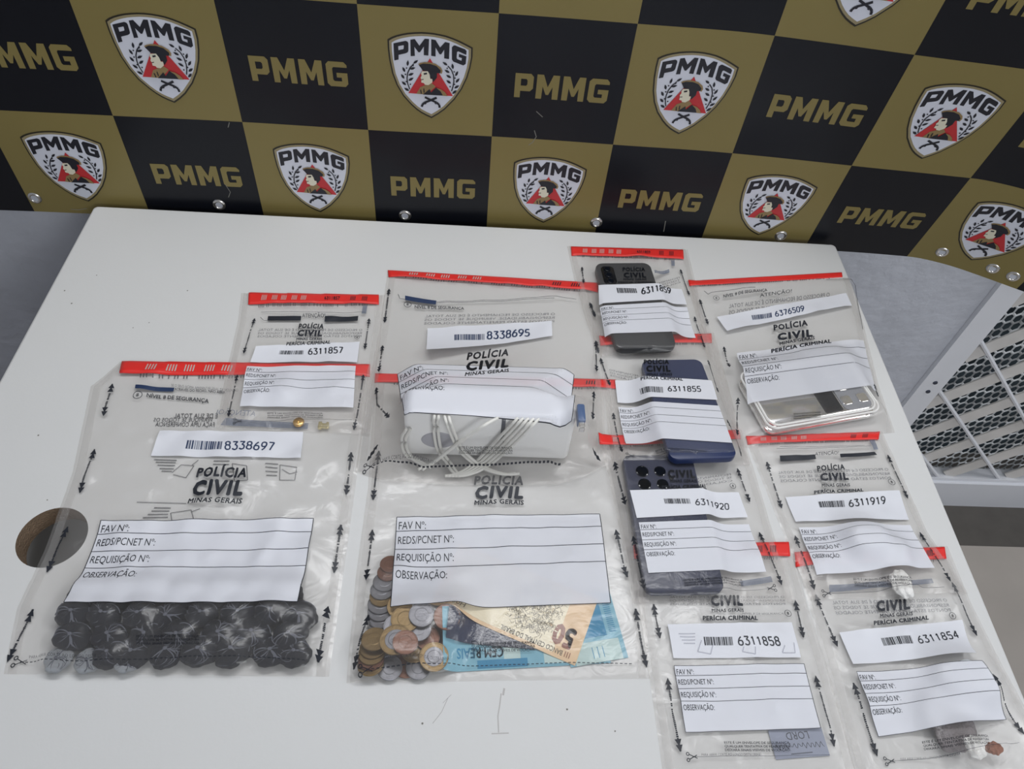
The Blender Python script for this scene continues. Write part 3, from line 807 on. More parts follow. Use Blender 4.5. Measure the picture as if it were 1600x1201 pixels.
    def form(s, q, border=False, m='panel'):
        o, fr = s.sheet('writing_panel', q, M[m], 0.00025, 56, 28)
        W = 0.0045; T = []
        for v in (0.155, 0.36, 0.555): T += stroke([(0, v), (1, v)], W * 1.5)
        if border:
            T += stroke([(0, 0), (1, 0)], W * 1.5) + stroke([(0, 1), (1, 1)], W * 1.5) + stroke([(.0, 0), (.0, 1)], W * .8) + stroke([(1., 0), (1., 1)], W * .8)
        s.lay('form_line', s.tri_in(fr, T), M['ink'], 0.0005, o)
        A = 0.105
        for body, v, wd in (('FAV Nº:', .055, .13), ('REDS/PCNET Nº:', .215, .265), ('REQUISIÇÃO Nº:', .415, .265), ('OBSERVAÇÃO:', .605, .235)):
            T = [tuple((.012 + wd * p[0], v + A * .78 - A * .78 * p[1]) for p in t) for t in text_tris(body, 0.0)]
            s.lay('form_text', s.tri_in(fr, T), M['ink'], 0.0005, o)
    def logo(s, rows):
        T = []
        for body, q, bold in rows:
            q = [(q[0][0] + .10 * (q[3][1] - q[0][1]), q[0][1]), (q[1][0] + .10 * (q[2][1] - q[1][1]), q[1][1]), q[2], q[3]]
            if bold >= .055: T += s.text(body, q, .058, space=1.22)
            elif bold >= .045: T += s.text(body, q, .046, space=1.17)
            else: T += s.text(body, q, bold + .010, space=1.09)
        s.lay('agency_lettering', T, M['ink'], 0.0004)
    def small(s, body, q, bold=0.0, soft=False):
        s.lay('security_notice', s.text(body, q, bold), M['ink_soft'] if soft else M['ink'], 0.0004)
    def back(s, rows, m='ink_back'):
        T = []
        for body, q in rows: T += s.text(body, q, 0.0, True)
        s.lay('back_print', T, M[m], 0.0003, back=True)
    def arrows(s, lines, w=0.0022, tri=0.0055):
        for pts in lines:
            P = [tuple(p) for p in hit(s.ht, pts)]; T = []
            def tip(a, b):
                d = Vector(a) - Vector(b); d.normalize(); n = Vector((-d.y, d.x)); a_ = Vector(a)
                for k in (0, 1):
                    o_ = a_ - d * tri * .85 * k
                    T.append((tuple(o_ + d * tri * .1), tuple(o_ - d * tri + n * tri * .55), tuple(o_ - d * tri - n * tri * .55)))
            tip(P[0], P[1]); tip(P[-1], P[-2])
            for a, b in zip(P[:-1], P[1:]):
                L = math.dist(a, b); n = max(2, int(L / 0.0016)); d = (Vector(b) - Vector(a)) / n
                for i in range(n):
                    if s.rs.rand() < 0.12: continue
                    p = Vector(a) + d * i; ww = w * (0.55 + 0.45 * s.rs.rand())
                    T.extend(stroke([tuple(p), tuple(p + d * 0.82)], ww))
            s.lay('edge_arrow', T, M['ink'], 0.0004)
    def tear(s, pts, dash=True):
        P = [tuple(p) for p in hit(s.ht, pts)]; T = []
        for a, b in zip(P[:-1], P[1:]):
            L = math.dist(a, b); n = max(1, int(L / 0.0042)); d = (Vector(b) - Vector(a)) / n
            for i in range(n):
                p = Vector(a) + d * i; T.extend(stroke([tuple(p), tuple(p + d * (0.6 if dash else 1))], 0.0007 if dash else 0.0004))
        s.lay('tear_line', T, M['ink'] if dash else M['ink_soft'], 0.0004)
        # little scissors at its start
        a = Vector(P[0]); d = (Vector(P[1]) - a).normalized(); n = Vector((-d.y, d.x)); k = 0.0035 if s.big else 0.0026
        at = lambda u, v: tuple(a + d * u * k + n * v * k)
        T = stroke([at(-1, .7), at(1.6, -.5)], .0007) + stroke([at(-1, -.7), at(1.6, .5)], .0007)
        for v in (.9, -.9):
            c = at(-1.5, v); T += ring2(c, k * .35, k * .6, 10)
        s.lay('scissors_mark', T, M['ink'], 0.0004)
    def bar(s, q, m='ink', off=0.0004, back=False, name='printed_bar'):
        fr = s.frame(q); s.lay(name, s.tri_in(fr, quad_tris((0, 0), (1, 0), (1, 1), (0, 1))), M[m], off, back=back)
    def circle8(s, c, r, m='ink'):
        P = hit(s.ht, [c, (c[0] + r, c[1])]); R = math.dist(P[0], P[1])
        T = ring2(tuple(P[0]), R * .86, R)
        g = [tuple((P[0][0] + (p[0] - .5) * R * .55, P[0][1] + (p[1] - .5) * R * .85) for p in t) for t in text_tris('8', 0.02)]
        s.lay('level_mark', T + g, M[m], 0.0004)
    def lines(s, items, w=0.0005, m='ink_soft', back=True, name='instruction_drawing'):
        T = []
        for pts in items:
            P = [tuple(p) for p in hit(s.ht, pts)]; T += stroke(P, w)
        s.lay(name, T, M[m], 0.0006 if not back else 0.0004, back=back)

WARN = ('ESTE É UM ENVELOPE DE SEGURANÇA.', 'QUALQUER TENTATIVA DE REABERTURA', 'DEIXARÁ SINAIS VISÍVEIS DE VIOLAÇÃO.')
BACK3 = ('O PROCESSO DE FECHAMENTO É DE SUA TOTAL', 'RESPONSABILIDADE. VERIFIQUE SE TODOS OS', 'PONTOS ESTÃO PERFEITAMENTE COLADOS')
def rowq(x0, x1, y0, y1, skew=0.0, rise=0.0):
    """pixel quad of a text row: top y0, baseline y1, skew = x shift of the bottom, rise = y change to the right"""
    return [(x0, y0), (x1, y0 + rise), (x1 + skew, y1 + rise), (x0 + skew, y1)]
def warn(b, x0, x1, y0, y1, skew=0.0, rise=0.0):
    n = 3; h = (y1 - y0) / n
    for i, t in enumerate(WARN):
        k = skew * i / n
        b.small(t, rowq(x0 + k, x1 + k, y0 + h * i, y0 + h * i + h * .66, skew / n * .66, rise), 0.012)
def back3(b, x0, x1, y0, y1, skew=0.0, rise=0.0, rows=BACK3):
    n = len(rows); h = (y1 - y0) / n
    b.back([(t, rowq(x0 + skew * i / n, x1 + skew * i / n, y0 + h * i, y0 + h * i + h * .62, skew / n * .62, rise)) for i, t in enumerate(rows)])

# --- contents
def footprint(c, ax, ay, hw, hl):
    dx = GX - c[0]; dy = GY - c[1]
    return (np.abs(dx * ax[0] + dy * ax[1]) <= hw) & (np.abs(dx * ay[0] + dy * ay[1]) <= hl)
def rect_from(q, z):
    P = on_plane(q, z)
    c = P.mean(0); ax = (P[1] + P[2] - P[0] - P[3]); ax /= np.linalg.norm(ax)
    ay = np.array([-ax[1], ax[0]])
    return c, ax, ay
def plane_mat(c, ax, ay, z0, z1, hl):
    """frame whose +y end lies at height z0 (far) and -y end at z1 (near)"""
    sl = (z0 - z1) / (2 * hl)
    y = Vector((ay[0], ay[1], sl)).normalized(); x = Vector((ax[0], ax[1], 0)); n = x.cross(y).normalized()
    return Matrix(((x.x, y.x, n.x, c[0]), (x.y, y.y, n.y, c[1]), (x.z, y.z, n.z, TZ + (z0 + z1) / 2), (0, 0, 0, 1)))
def rest(bag, c, ax, ay, w, l, t, zmin=None):
    """tilted resting position of a slab on what lies under it; records its top in the bag"""
    hw, hl = w / 2, l / 2
    m = footprint(c, ax, ay, hw, hl); v = ((GX - c[0]) * ay[0] + (GY - c[1]) * ay[1]) / hl
    h = np.maximum(bag.hb, bag.hc)
    far, near = m & (v > .45), m & (v < -.45)
    z0, z1 = float(h[far].max()), float(h[near].max())
    pl_ = lambda: (z0 + z1) / 2 + (z0 - z1) / 2 * v
    d = float((h - pl_())[m].max())
    if d > 0: z0 += d; z1 += d
    z0 += .0004; z1 += .0004
    bag.put(m, (pl_() + t))
    return plane_mat(c, ax, ay, z0, z1, hl)

def phone(bag, q, w, l, t, label, body, r=0.010, zest=0.012, lens=(), parts=()):
    c, ax, ay = rect_from(q, zest)
    mw = rest(bag, c, ax, ay, w, l, t)
    root = thing('smartphone', label, 'smartphone', (0, 0, 0)); root.matrix_world = mw
    b = MB(); b.rbox(w, l, t, r, 0.0018); smooth_by_angle(b.build('phone_body', M[body], root))
    for (cx, cy, rr, hh) in lens:
        k = MB(); k.lathe([(rr, 0), (rr, hh), (rr * .86, hh + .0004), (rr * .82, hh), (0.0001, hh)], 28, c=(cx, cy, t - 0.0003))
        o = k.build('camera_lens', [M['lens']], root, smooth=False)
    return root, t

# ======================================================= bag of cash (8: big, centre, nearest)
b4 = Bag('large clear evidence bag full of coins and banknotes, nearest in the middle', [(586, 583), (575, 760), (556, 900), (541, 1067)], [(963, 592), (990, 760), (1005, 900), (1016, 1060)], True, seed=4)
def coin(bag, px, r, metal, label, tilt=(0, 0), bimetal=None, zest=0.006, t=0.0019):
    xy = on_plane([px], zest)[0]
    d = np.hypot(GX - xy[0], GY - xy[1]); m = d <= r
    h = np.maximum(bag.hb, bag.hc)
    sx, sy = math.tan(tilt[0]), math.tan(tilt[1])       # slope along x and y
    pl_ = sx * (GX - xy[0]) + sy * (GY - xy[1])
    z = float((h - pl_)[m].max()) + .0002
    bag.put(m, z + pl_ + t)
    n = Vector((-sx, -sy, 1)).normalized(); x = Vector((1, 0, sx)).normalized(); y = n.cross(x)
    mw = Matrix(((x.x, y.x, n.x, xy[0]), (x.y, y.y, n.y, xy[1]), (x.z, y.z, n.z, TZ + z), (0, 0, 0, 1)))
    prof = [(0.0001, 0), (r * .96, 0), (r, .0003), (r, t - .0003), (r * .97, t), (r * .92, t), (r * .90, t - .00025)]
    if bimetal:
        root = thing('coin', label, 'coin', (0, 0, 0), 'coins in the cash bag'); root.matrix_world = mw
        a = MB(); a.lathe(prof + [(r * .66, t - .00025)], 40); a.build('outer_ring', M[metal], root)
        k = MB(); k.lathe([(r * .66, t - .00025), (r * .64, t - .0001), (r * .45, t - .0001), (r * .40, t + .0001), (0.0001, t + .0001)], 36); k.build('center_core', M[bimetal], root)
        return root
    a = MB(); a.lathe(prof + [(r * .55, t - .00025), (r * .5, t - .0001), (0.0001, t - .0001)], 36)
    o = a.build('coin', M[metal]); o.matrix_world = mw
    return tag(o, label, 'coin', 'coins in the cash bag')
SIL, BRO, GOL = 'coin_silver', 'coin_bronze', 'coin_gold'
sh = math.radians(-15)
row_ = [((597, 972), .0125, SIL, 'silver coin at the near end of the fanned row along the bag edge'), ((595, 963), .0125, SIL, 'silver coin second from the near end of the fanned row'),
        ((594, 953), .0120, SIL, 'silver coin third from the near end of the fanned row'), ((594, 942), .0120, SIL, 'silver coin fourth from the near end of the fanned row'),
        ((596, 931), .0115, GOL, 'dull brass coin in the middle of the fanned row'), ((597, 921), .0115, SIL, 'silver coin just beyond the dull brass one in the fanned row'),
        ((601, 908), .0115, SIL, 'silver coin next to the copper pair in the fanned row'), ((606, 893), .0105, BRO, 'copper coin second from the far end of the fanned row'),
        ((610, 880), .0105, BRO, 'copper coin at the far end of the fanned row')]
floor_coins = [((634, 1038), .0120, BRO, 'copper coin by the tear line at the left of the notes'), ((654, 1043), .0115, SIL, 'silver coin half under the two-coloured coin at the tear line'),
               ((609, 1044), .0115, SIL, 'silver coin at the near left of the coin heap'), ((648, 1016), .0125, GOL, 'dull brass coin in the middle of the near heap'),
               ((688, 992), .0120, BRO, 'copper coin beside the dark sleeve'), ((668, 1000), .0115, BRO, 'copper coin between the silver coin and the two-coloured coin'),
               ((625, 952), .0120, GOL, 'dull brass coin by the lower edge of the writing panel'), ((620, 985), .0120, SIL, 'silver coin under the leaning gold-rimmed coin'),
               ((655, 990), .0115, SIL, 'silver coin under the large dull brass coin')]
for p, r, m, l in row_: coin(b4, p, r, m, l, (0, sh), zest=0.008)
for p, r, m, l in floor_coins: coin(b4, p, r, m, l, (rnd.uniform(-.05, .05), rnd.uniform(-.05, .05)), zest=0.003)
for k, (p, l) in enumerate((((579, 1038), 'brass coin nearest in the leaning stack at the lower left corner'), ((580, 1030), 'brass coin second in the leaning stack at the lower left corner'),
                            ((581, 1022), 'brass coin third in the leaning stack at the lower left corner'), ((583, 1013), 'brass coin fourth in the leaning stack at the lower left corner'), ((586, 1004), 'brass coin farthest in the leaning stack at the lower left corner'))):
    coin(b4, p, .0120, GOL if k != 1 else BRO, l, (.05, sh), zest=0.008)
coin(b4, (634, 972), .0135, GOL, 'large dull brass coin half covered by a silver coin', (.04, -.06), zest=0.008)
coin(b4, (659, 966), .0120, SIL, 'shiny silver coin on top of the large dull brass coin', (-.05, -.08), zest=0.010)
coin(b4, (698, 972), .0125, BRO, 'large copper coin against the lower edge of the writing panel', (-.08, .02), zest=0.006)
coin(b4, (619, 1006), .0145, GOL, 'gold-rimmed two-coloured coin leaning under a copper coin', (.10, -.10), bimetal=SIL, zest=0.011)
coin(b4, (634, 1011), .0115, BRO, 'reddish copper coin lying on the leaning gold-rimmed coin', (-.06, -.10), zest=0.014)
coin(b4, (678, 1028), .0135, GOL, 'two-coloured coin with silver centre beside the blue note', (.0, -.03), bimetal=SIL, zest=0.008)

def sheet_thing(bag, name, label, cat, corner, ex, w, l, base_mat, t=0.0003, iters=10, group=None, n=(36, 18)):
    """a thin sheet draped on the heap: corner xy, ex unit along its width; returns (root, f(u,v)->xyz)"""
    ey = np.array([-ex[1], ex[0]])
    if l < 0: ey = -ey; l = -l
    c = corner + ex * w / 2 + ey * l / 2
    m = footprint(c, ex, ey, w / 2, l / 2)
    h0 = np.where(m, np.maximum(bag.hb, bag.hc), -1)
    big_ = footprint(c, ex, ey, w / 2 + .006, l / 2 + .006)
    hh = drape(np.maximum(bag.hb, bag.hc), big_, iters)
    for _ in range(2): hh = blur(hh)
    hh = np.maximum(hh, np.maximum(bag.hb, bag.hc)) + .0004
    bag.put(m, hh + t)
    root = thing(name, label, cat, (c[0], c[1], TZ), group)
    def at(u, v, off=0.0):
        p = corner + ex * w * u + ey * l * v
        return (p[0] - c[0], p[1] - c[1], float(samp(hh, [p])[0]) + t + off)
    nu, nv = n
    vs = [at(a / nu, b / nv) for b in range(nv + 1) for a in range(nu + 1)]; k = nu + 1; N0 = len(vs)
    vs += [(x, y, z - t) for x, y, z in vs]
    fl = [(b * k + a, b * k + a + 1, (b + 1) * k + a + 1, (b + 1) * k + a) for b in range(nv) for a in range(nu)]
    fl = fl + [tuple(N0 + i for i in f[::-1]) for f in fl]
    raw('paper_sheet' if 'note' in name or 'slip' in name else 'plastic_sheet', vs, fl, base_mat, root, smooth=True)
    def pr(pname, tris, m_, off=.0002, L=.05):
        t_ = subdiv(tris, L)
        raw(pname, [at(p[0], p[1], off) for a in t_ for p in a], [(3 * i, 3 * i + 1, 3 * i + 2) for i in range(len(t_))], m_, root)
    return root, pr
def box2(u0, v0, u1, v1): return quad_tris((u0, v0), (u1, v0), (u1, v1), (u0, v1))
def txt2(body, u0, v0, u1, v1, bold=0.0, turn=True):
    T = text_tris(body, bold)
    if turn: return [tuple((u1 - p[0] * (u1 - u0), v1 - p[1] * (v1 - v0)) for p in t) for t in T]
    return [tuple((u0 + p[0] * (u1 - u0), v0 + p[1] * (v1 - v0)) for p in t) for t in T]
Z0 = 0.004
# hundred notes, upside down to the camera
A = on_plane([(693, 1049)], Z0)[0]; Bq = on_plane([(985, 1032)], Z0)[0]; ex = (Bq - A) / np.linalg.norm(Bq - A)
r_, pr = sheet_thing(b4, 'banknote', 'light blue banknote marked CEM REAIS at the bottom of the cash bag', 'banknote', A, ex, .156, .07, M['note100'], group=None)
pr('note_numeral', txt2('CEM REAIS', .08, .16, .36, .30, 0.02), M['note100d'], .0002)
pr('note_print', box2(.20, .02, .50, .13), M['note100d'], .00015)
pr('note_field', box2(.36, .02, .46, .30), M['note100p'], .00012); pr('note_field', box2(.60, .04, .74, .2), M['note100p'], .00012)
A2 = on_plane([(893, 1040)], Z0 + .002)[0]; B2 = on_plane([(984, 1024)], Z0 + .002)[0]; e2 = (B2 - A2) / np.linalg.norm(B2 - A2)
r_, pr = sheet_thing(b4, 'banknote', 'folded blue banknote with a deep blue block at the right end of the cash', 'banknote', A2, e2, .056, .066, M['note100'])
pr('note_print', box2(.22, .36, .74, .86), M['note100d'], .0002)
pr('note_field', box2(.10, .0, .92, .30), M['note100p'], .00015)
T = []
for k in range(18): T += box2(.80, .40 + .03 * k, .92, .413 + .03 * k)
for k in range(3): T += box2(.42 + .09 * k, .06, .435 + .09 * k, .22)
pr('note_line', T, M['note100d'], .0002)
# dark folded sleeve
sl0 = on_plane([(697, 1000)], .006)[0]; sl1 = on_plane([(860, 1014)], .006)[0]; e3 = (sl1 - sl0) / np.linalg.norm(sl1 - sl0)
r_, pr = sheet_thing(b4, 'plastic_sleeve', 'shiny dark navy sleeve under the orange banknote', 'sleeve', sl0, e3, .100, .055, M['sleeve'], t=.0012)
# fifty note
C0 = on_plane([(900, 1036)], .009)[0]; C1 = on_plane([(683, 943)], .009)[0]; e5 = (C1 - C0) / np.linalg.norm(C1 - C0)
r_, pr = sheet_thing(b4, 'banknote', 'orange banknote marked 50 lying across the blue notes', 'banknote', C0, e5, .149, -.07, M['note50'])
# u runs from its right end (photo) to the left, v away from the camera
pr('note_field', box2(.16, .05, .95, .95), M['note50b'], .00012)
T = []
g = np.random.RandomState(5)
for k in range(420):
    a = g.rand() * 6.28; rr = g.rand() ** .6; u = .36 + .17 * rr * math.cos(a); v = .55 + .40 * rr * math.sin(a); L = .012 + .02 * g.rand(); q = g.rand() * 6.28
    T += stroke([(u, v), (u + L * math.cos(q), v + L * 1.8 * math.sin(q)), (u + L * 1.5 * math.cos(q + 1), v + L * 2.6 * math.sin(q + 1))], .0035)
pr('note_engraving', T, M['note_grey'], .0002)
# text reads upside down in the photograph: its right end is u = 0
def up(body, u0, v0, u1, v1, bold=0.0): return [tuple((u0 + p[0] * (u1 - u0), v1 - p[1] * (v1 - v0)) for p in t) for t in text_tris(body, bold)]
pr('note_numeral', up('50', .055, .16, .20, .46, .05), M['note_ink'], .0002)
pr('note_text', up('BANCO CENTRAL DO BRASIL', .10, .05, .52, .12, .01), M['note_grey'], .0002)
pr('note_text', up('H001331', .78, .10, .97, .19, .01), M['note_grey'], .0002)
pr('note_line', box2(.05, .05, .055, .13) + box2(.065, .05, .07, .13) + box2(.08, .05, .085, .13), M['note_ink'], .0002)
b4.close(22)
b4.strip([(586, 584), (962, 594), (964, 608), (585, 598)])
b4.form([(620, 808), (937, 803), (954, 942), (610, 948)], border=True, m='panel_thin')
b4.logo((('POLÍCIA', rowq(741, 818, 744, 758, -1), .045), ('CIVIL', rowq(742, 818, 760, 780, -1), .06), ('MINAS GERAIS', rowq(741, 818, 782, 789, 0), .02)))
warn(b4, 737, 836, 1001, 1019)
b4.tear([(572, 1046), (620, 1040), (700, 1036), (880, 1035), (990, 1037)])
b4.small('PARA ABRIR CORTE AO LONGO DESTA LINHA', rowq(600, 702, 1026, 1031), 0, True)
b4.arrows([[(582, 828), (572, 906)], [(576, 961), (553, 1046)], [(592, 705), (583, 781)], [(962, 828), (976, 890), (980, 902)], [(993, 951), (1001, 1000), (1010, 1042)]], .0024, .006)

# ======================================================= bag with the router box and cable
b3 = Bag('large clear evidence bag numbered 8338695 with a white device and coiled cables', [(606, 422), (592, 520), (572, 620), (555, 738)], [(936, 442), (940, 540), (944, 640), (948, 727)], True, seed=3, slope=.62, bottom=[(600, 751), (690, 757), (780, 757), (868, 758), (915, 744)])
Yb = None
P0 = on_plane([(634, 718)], .004)[0]; P1 = on_plane([(886, 718)], .004)[0]
zt = on_wall((640, 652), P0[1])[1] - TZ
bw = float(np.linalg.norm(P1 - P0)); bd, bh = 0.030, .076
cbox = (P0 + P1) / 2 + np.array([0, bd / 2 + .002])
m = footprint(cbox, (1, 0), (0, 1), bw / 2, bd / 2); zb = b3.base(m) + .0003
dev = thing('power_adapter', 'white box-shaped electronic device wound with white cable', 'electronic device', (cbox[0], cbox[1], TZ + zb))
k = MB(); k.rbox(bw, bd, bh, .006, .004); smooth_by_angle(k.build('device_body', M['white_plastic'], dev))
k = MB(); k.box((.012, -bd / 2 - .0006, bh * .42), (.016, -bd / 2 + .002, bh * .96)); k.build('slot', M['dark_plastic'], dev)
k = MB()
k.lathe([(0.0001, .0008), (.017, .0008), (.0185, 0), (.0185, -.001)], 28)
for i, (x, y, z) in enumerate(k.v): k.v[i] = (-bw * .30 + x, -bd / 2 - z, bh * .40 + y * .8)
k.build('round_vent', mat('vent_grey', lin(168, 168, 176), .4), dev)
rr_ = np.minimum(np.minimum(GX - (cbox[0] - bw / 2), cbox[0] + bw / 2 - GX), np.minimum(GY - (cbox[1] - bd / 2), cbox[1] + bd / 2 - GY))
b3.put(m, zb + bh - .004 * np.clip(1 - rr_ / .006, 0, 1))
# cable strands lie over the face of the box
k = MB()
cy0 = cbox[1] - bd / 2
def strand(pts, rad=.0017, depth=.004):
    """pixels of a strand, laid on the front face of the box and the film before it"""
    q = []
    for i in range(len(pts) - 1):
        for t in np.linspace(0, 1, 7)[:-1]:
            p0 = pts[max(i - 1, 0)]; p1 = pts[i]; p2 = pts[i + 1]; p3 = pts[min(i + 2, len(pts) - 1)]
            q.append(tuple(0.5 * (2 * p1[j] + (p2[j] - p0[j]) * t + (2 * p0[j] - 5 * p1[j] + 4 * p2[j] - p3[j]) * t * t + (3 * p1[j] - p0[j] - 3 * p2[j] + p3[j]) * t ** 3) for j in (0, 1)))
    q.append(pts[-1]); W = []
    for p in q:
        X, Z = on_wall(p, cy0 - depth); z = Z - TZ
        if z < .0035 + b3.hb.min():
            xy = on_plane([p], .0045)[0]; zz = float(samp(b3.hb, [xy])[0]) + rad + .0008
            W.append((xy[0] - cbox[0], xy[1] - cbox[1], zz - zb))
        elif z > bh + zb + rad:
            xy = on_plane([p], bh + zb + rad + .0006)[0]; W.append((xy[0] - cbox[0], min(xy[1], cbox[1] + bd / 2) - cbox[1], bh + rad + .0006))
        else: W.append((X - cbox[0], cy0 - depth - cbox[1], z - zb))
    k.tube(W, rad, n=8)
o4 = lambda *L: [(560 + x / 4, 560 + y / 4) for x, y in L]
for d in (0, 1):
    s_ = d * 26
    strand(o4((490 + s_, 300), (476 + s_, 350), (470 + s_, 430), (490 + s_, 560), (540 + s_, 640), (590 + s_, 715), (640 + s_, 735)), depth=.005)
    strand(o4((530 + s_, 300), (535 + s_, 345), (560 + s_, 430), (620 + s_, 560), (700 + s_, 640), (790 + s_, 700), (900 + s_, 728), (980 + s_, 722)), depth=.009)
    strand(o4((980 - s_, 310 + d * 4), (915 - s_, 350 + d * 8), (800 - s_, 410 + d * 14), (640 - s_, 520 + d * 14), (510 - s_, 620 + d * 14), (400 - s_, 705)), depth=.013)
    strand(o4((300 + s_, 440), (270 + s_, 500), (285 + s_, 580), (340 + s_, 640), (430 + s_, 690)), depth=.004)
for d in range(5):
    s_ = d * 34
    strand(o4((1050 + s_, 305), (1010 + s_, 355), (930 + s_, 440), (800 + s_ * .9, 580), (680 + s_ * .8, 690), (600 + s_ * .7, 728), (540 + s_ * .6, 738)), depth=.005 + .0012 * d)
cab = k.build('cable', M['cable'], smooth=True, loc=(cbox[0], cbox[1], TZ + zb))
tag(cab, 'white cable looped in front of the white box-shaped device', 'cable')
b3.put(footprint((cbox[0] - .01, cy0 - .007), (1, 0), (0, 1), bw * .42, .010), .05)
b3.put(footprint((cbox[0] - .01, cbox[1]), (1, 0), (0, 1), bw * .40, bd / 2), zb + bh + .0045)
pc = on_plane([(893, 708)], .014)[0]; mm = footprint(pc, (1, 0), (0, 1), .0045, .010); zp = b3.base(mm)
plug = thing('plug', 'small blue plug at the right end of the white device', 'plug', (pc[0], pc[1], TZ + zp + .0004))
k = MB(); k.rbox(.008, .022, .012, .002, .001); smooth_by_angle(k.build('plug_body', M['blue_plastic'], plug))
k = MB(); k.rbox(.006, .008, .008, .001, .0006, .002, (0, -.0145)); k.build('plug_tip', M['chrome'], plug)
b3.put(footprint(pc, (1, 0), (0, 1), .0045, .019), zp + .013)
b3.gap = .004
b3.close(30)
b3.strip([(606, 423), (935, 443), (934, 457), (607, 433)])
b3.label_no([(668, 513), (862, 501), (863, 525), (666, 546)], '8338695', [(710, 523), (757, 522), (757, 531), (710, 532)], [(760, 519), (829, 515), (828, 525), (760, 530)], True)
b3.logo((('POLÍCIA', [(730, 551), (795, 545), (794, 556), (729, 563)], .045), ('CIVIL', [(728, 565), (796, 560), (794, 574), (727, 580)], .06), ('MINAS GERAIS', [(727, 582), (795, 576), (795, 581), (726, 588)], .02)))
b3.form([(621, 585), (897, 586), (893, 658), (632, 649)], border=True)
b3.circle8((637, 476), 6)
b3.small('NÍVEL 8 DE SEGURANÇA', [(648, 477), (725, 480), (725, 484), (648, 482)], .02)
b3.bar([(633, 462), (682, 470), (681, 476), (633, 469)], 'ink_blue')
b3.lines([[(622, 460), (625, 467), (633, 468)], [(682, 472), (800, 468), (870, 463), (900, 468)], [(682, 474), (790, 471), (866, 466)]], .0009, 'ink_soft', False, 'warning_line')
back3(b3, 664, 868, 489, 506, -2, -4)
warn(b3, 717, 801, 699, 712)
b3.tear([(577, 730), (660, 730), (760, 727), (878, 726)])
b3.small('PARA ABRIR CORTE AO LONGO DESTA LINHA', rowq(585, 687, 723, 727), 0, True)
b3.arrows([[(608, 452), (601, 504)], [(598, 540), (592, 581)], [(588, 606), (589, 632), (608, 652)], [(590, 695), (574, 720)], [(921, 473), (930, 495)], [(931, 533), (932, 580)], [(928, 612), (926, 655)], [(926, 700), (938, 720)]], .0022, .005)

# ======================================================= bag of wrapped packets
b1 = Bag('large clear evidence bag numbered 8338697 filled with dark wrapped packets', [(188, 565), (160, 590), (142, 604), (113, 740), (70, 860), (27, 950), (6, 1053)], [(579, 568), (577, 590), (570, 650), (558, 740), (546, 830), (532, 930), (514, 1057)], True, seed=1)
protos = []
def packet_mesh(i, pale=False):
    bm = bmesh.new(); bmesh.ops.create_icosphere(bm, subdivisions=4, radius=1.0)
    r = np.random.RandomState(40 + i); ph = r.rand(6) * 6.28
    for v in bm.verts:
        x, y, z = v.co
        a = math.atan2(y, x); el = math.acos(max(-1, min(1, z)))
        f = 1 + .05 * math.sin(3 * a + ph[0]) + .035 * math.sin(7 * a + ph[1]) * math.sin(el) + .03 * math.sin(5 * z + ph[2]) + .022 * math.sin(17 * a + ph[4]) * (1 - abs(z))
        f *= 1 - .10 * max(0, z - .7) * math.cos(9 * a)
        v.co = (x * f, y * f, z * f)
    for f in bm.faces: f.smooth = True
    me = bpy.data.meshes.new('packet_body'); bm.to_mesh(me); bm.free()
    me.materials.append(M['pack_white'] if pale else M['pack'])
    return me
def tail_mesh(i):
    """knot and stretched folds of the wrap, on the unit body"""
    r = np.random.RandomState(70 + i); bm = MB()
    def rib(ph0, dph, th0, th1, w):
        n = 9; vs = []
        for j in range(n + 1):
            q = j / n; th = th0 + (th1 - th0) * q; ph = ph0 + dph * q * q; ww = w * math.sin(math.pi * (.12 + .85 * q)) / max(math.sin(th), .12)
            for sg, R in ((-1, 1.005), (0, 1.06), (1, 1.005)):
                vs.append((R * math.sin(th) * math.cos(ph + sg * ww), R * math.sin(th) * math.sin(ph + sg * ww), R * math.cos(th)))
        bm.add(vs, [(3 * j + k, 3 * j + k + 1, 3 * j + k + 4, 3 * j + k + 3) for j in range(n) for k in (0, 1)])
    for j in range(9): rib(r.rand() * 6.28, r.uniform(-.5, .5), .06, r.uniform(.5, 1.25), r.uniform(.018, .05))
    for j in range(5): rib(r.rand() * 6.28, r.uniform(-1.6, 1.6), r.uniform(.5, .8), r.uniform(.9, 1.3), r.uniform(.02, .035))
    bm.lathe([(.10, .92), (.08, 1.05), (.12, 1.12), (.07, 1.16), (.0001, 1.14)], 10)
    me = bpy.data.meshes.new('twisted_tail'); me.from_pydata(bm.v, [], bm.f); me.materials.append(M['pack_tie']); me.update()
    me.polygons.foreach_set('use_smooth', np.ones(len(me.polygons), dtype=bool))
    return me
PK = [packet_mesh(i) for i in range(4)]; PW = packet_mesh(9, True); TL_ = [tail_mesh(i) for i in range(3)]
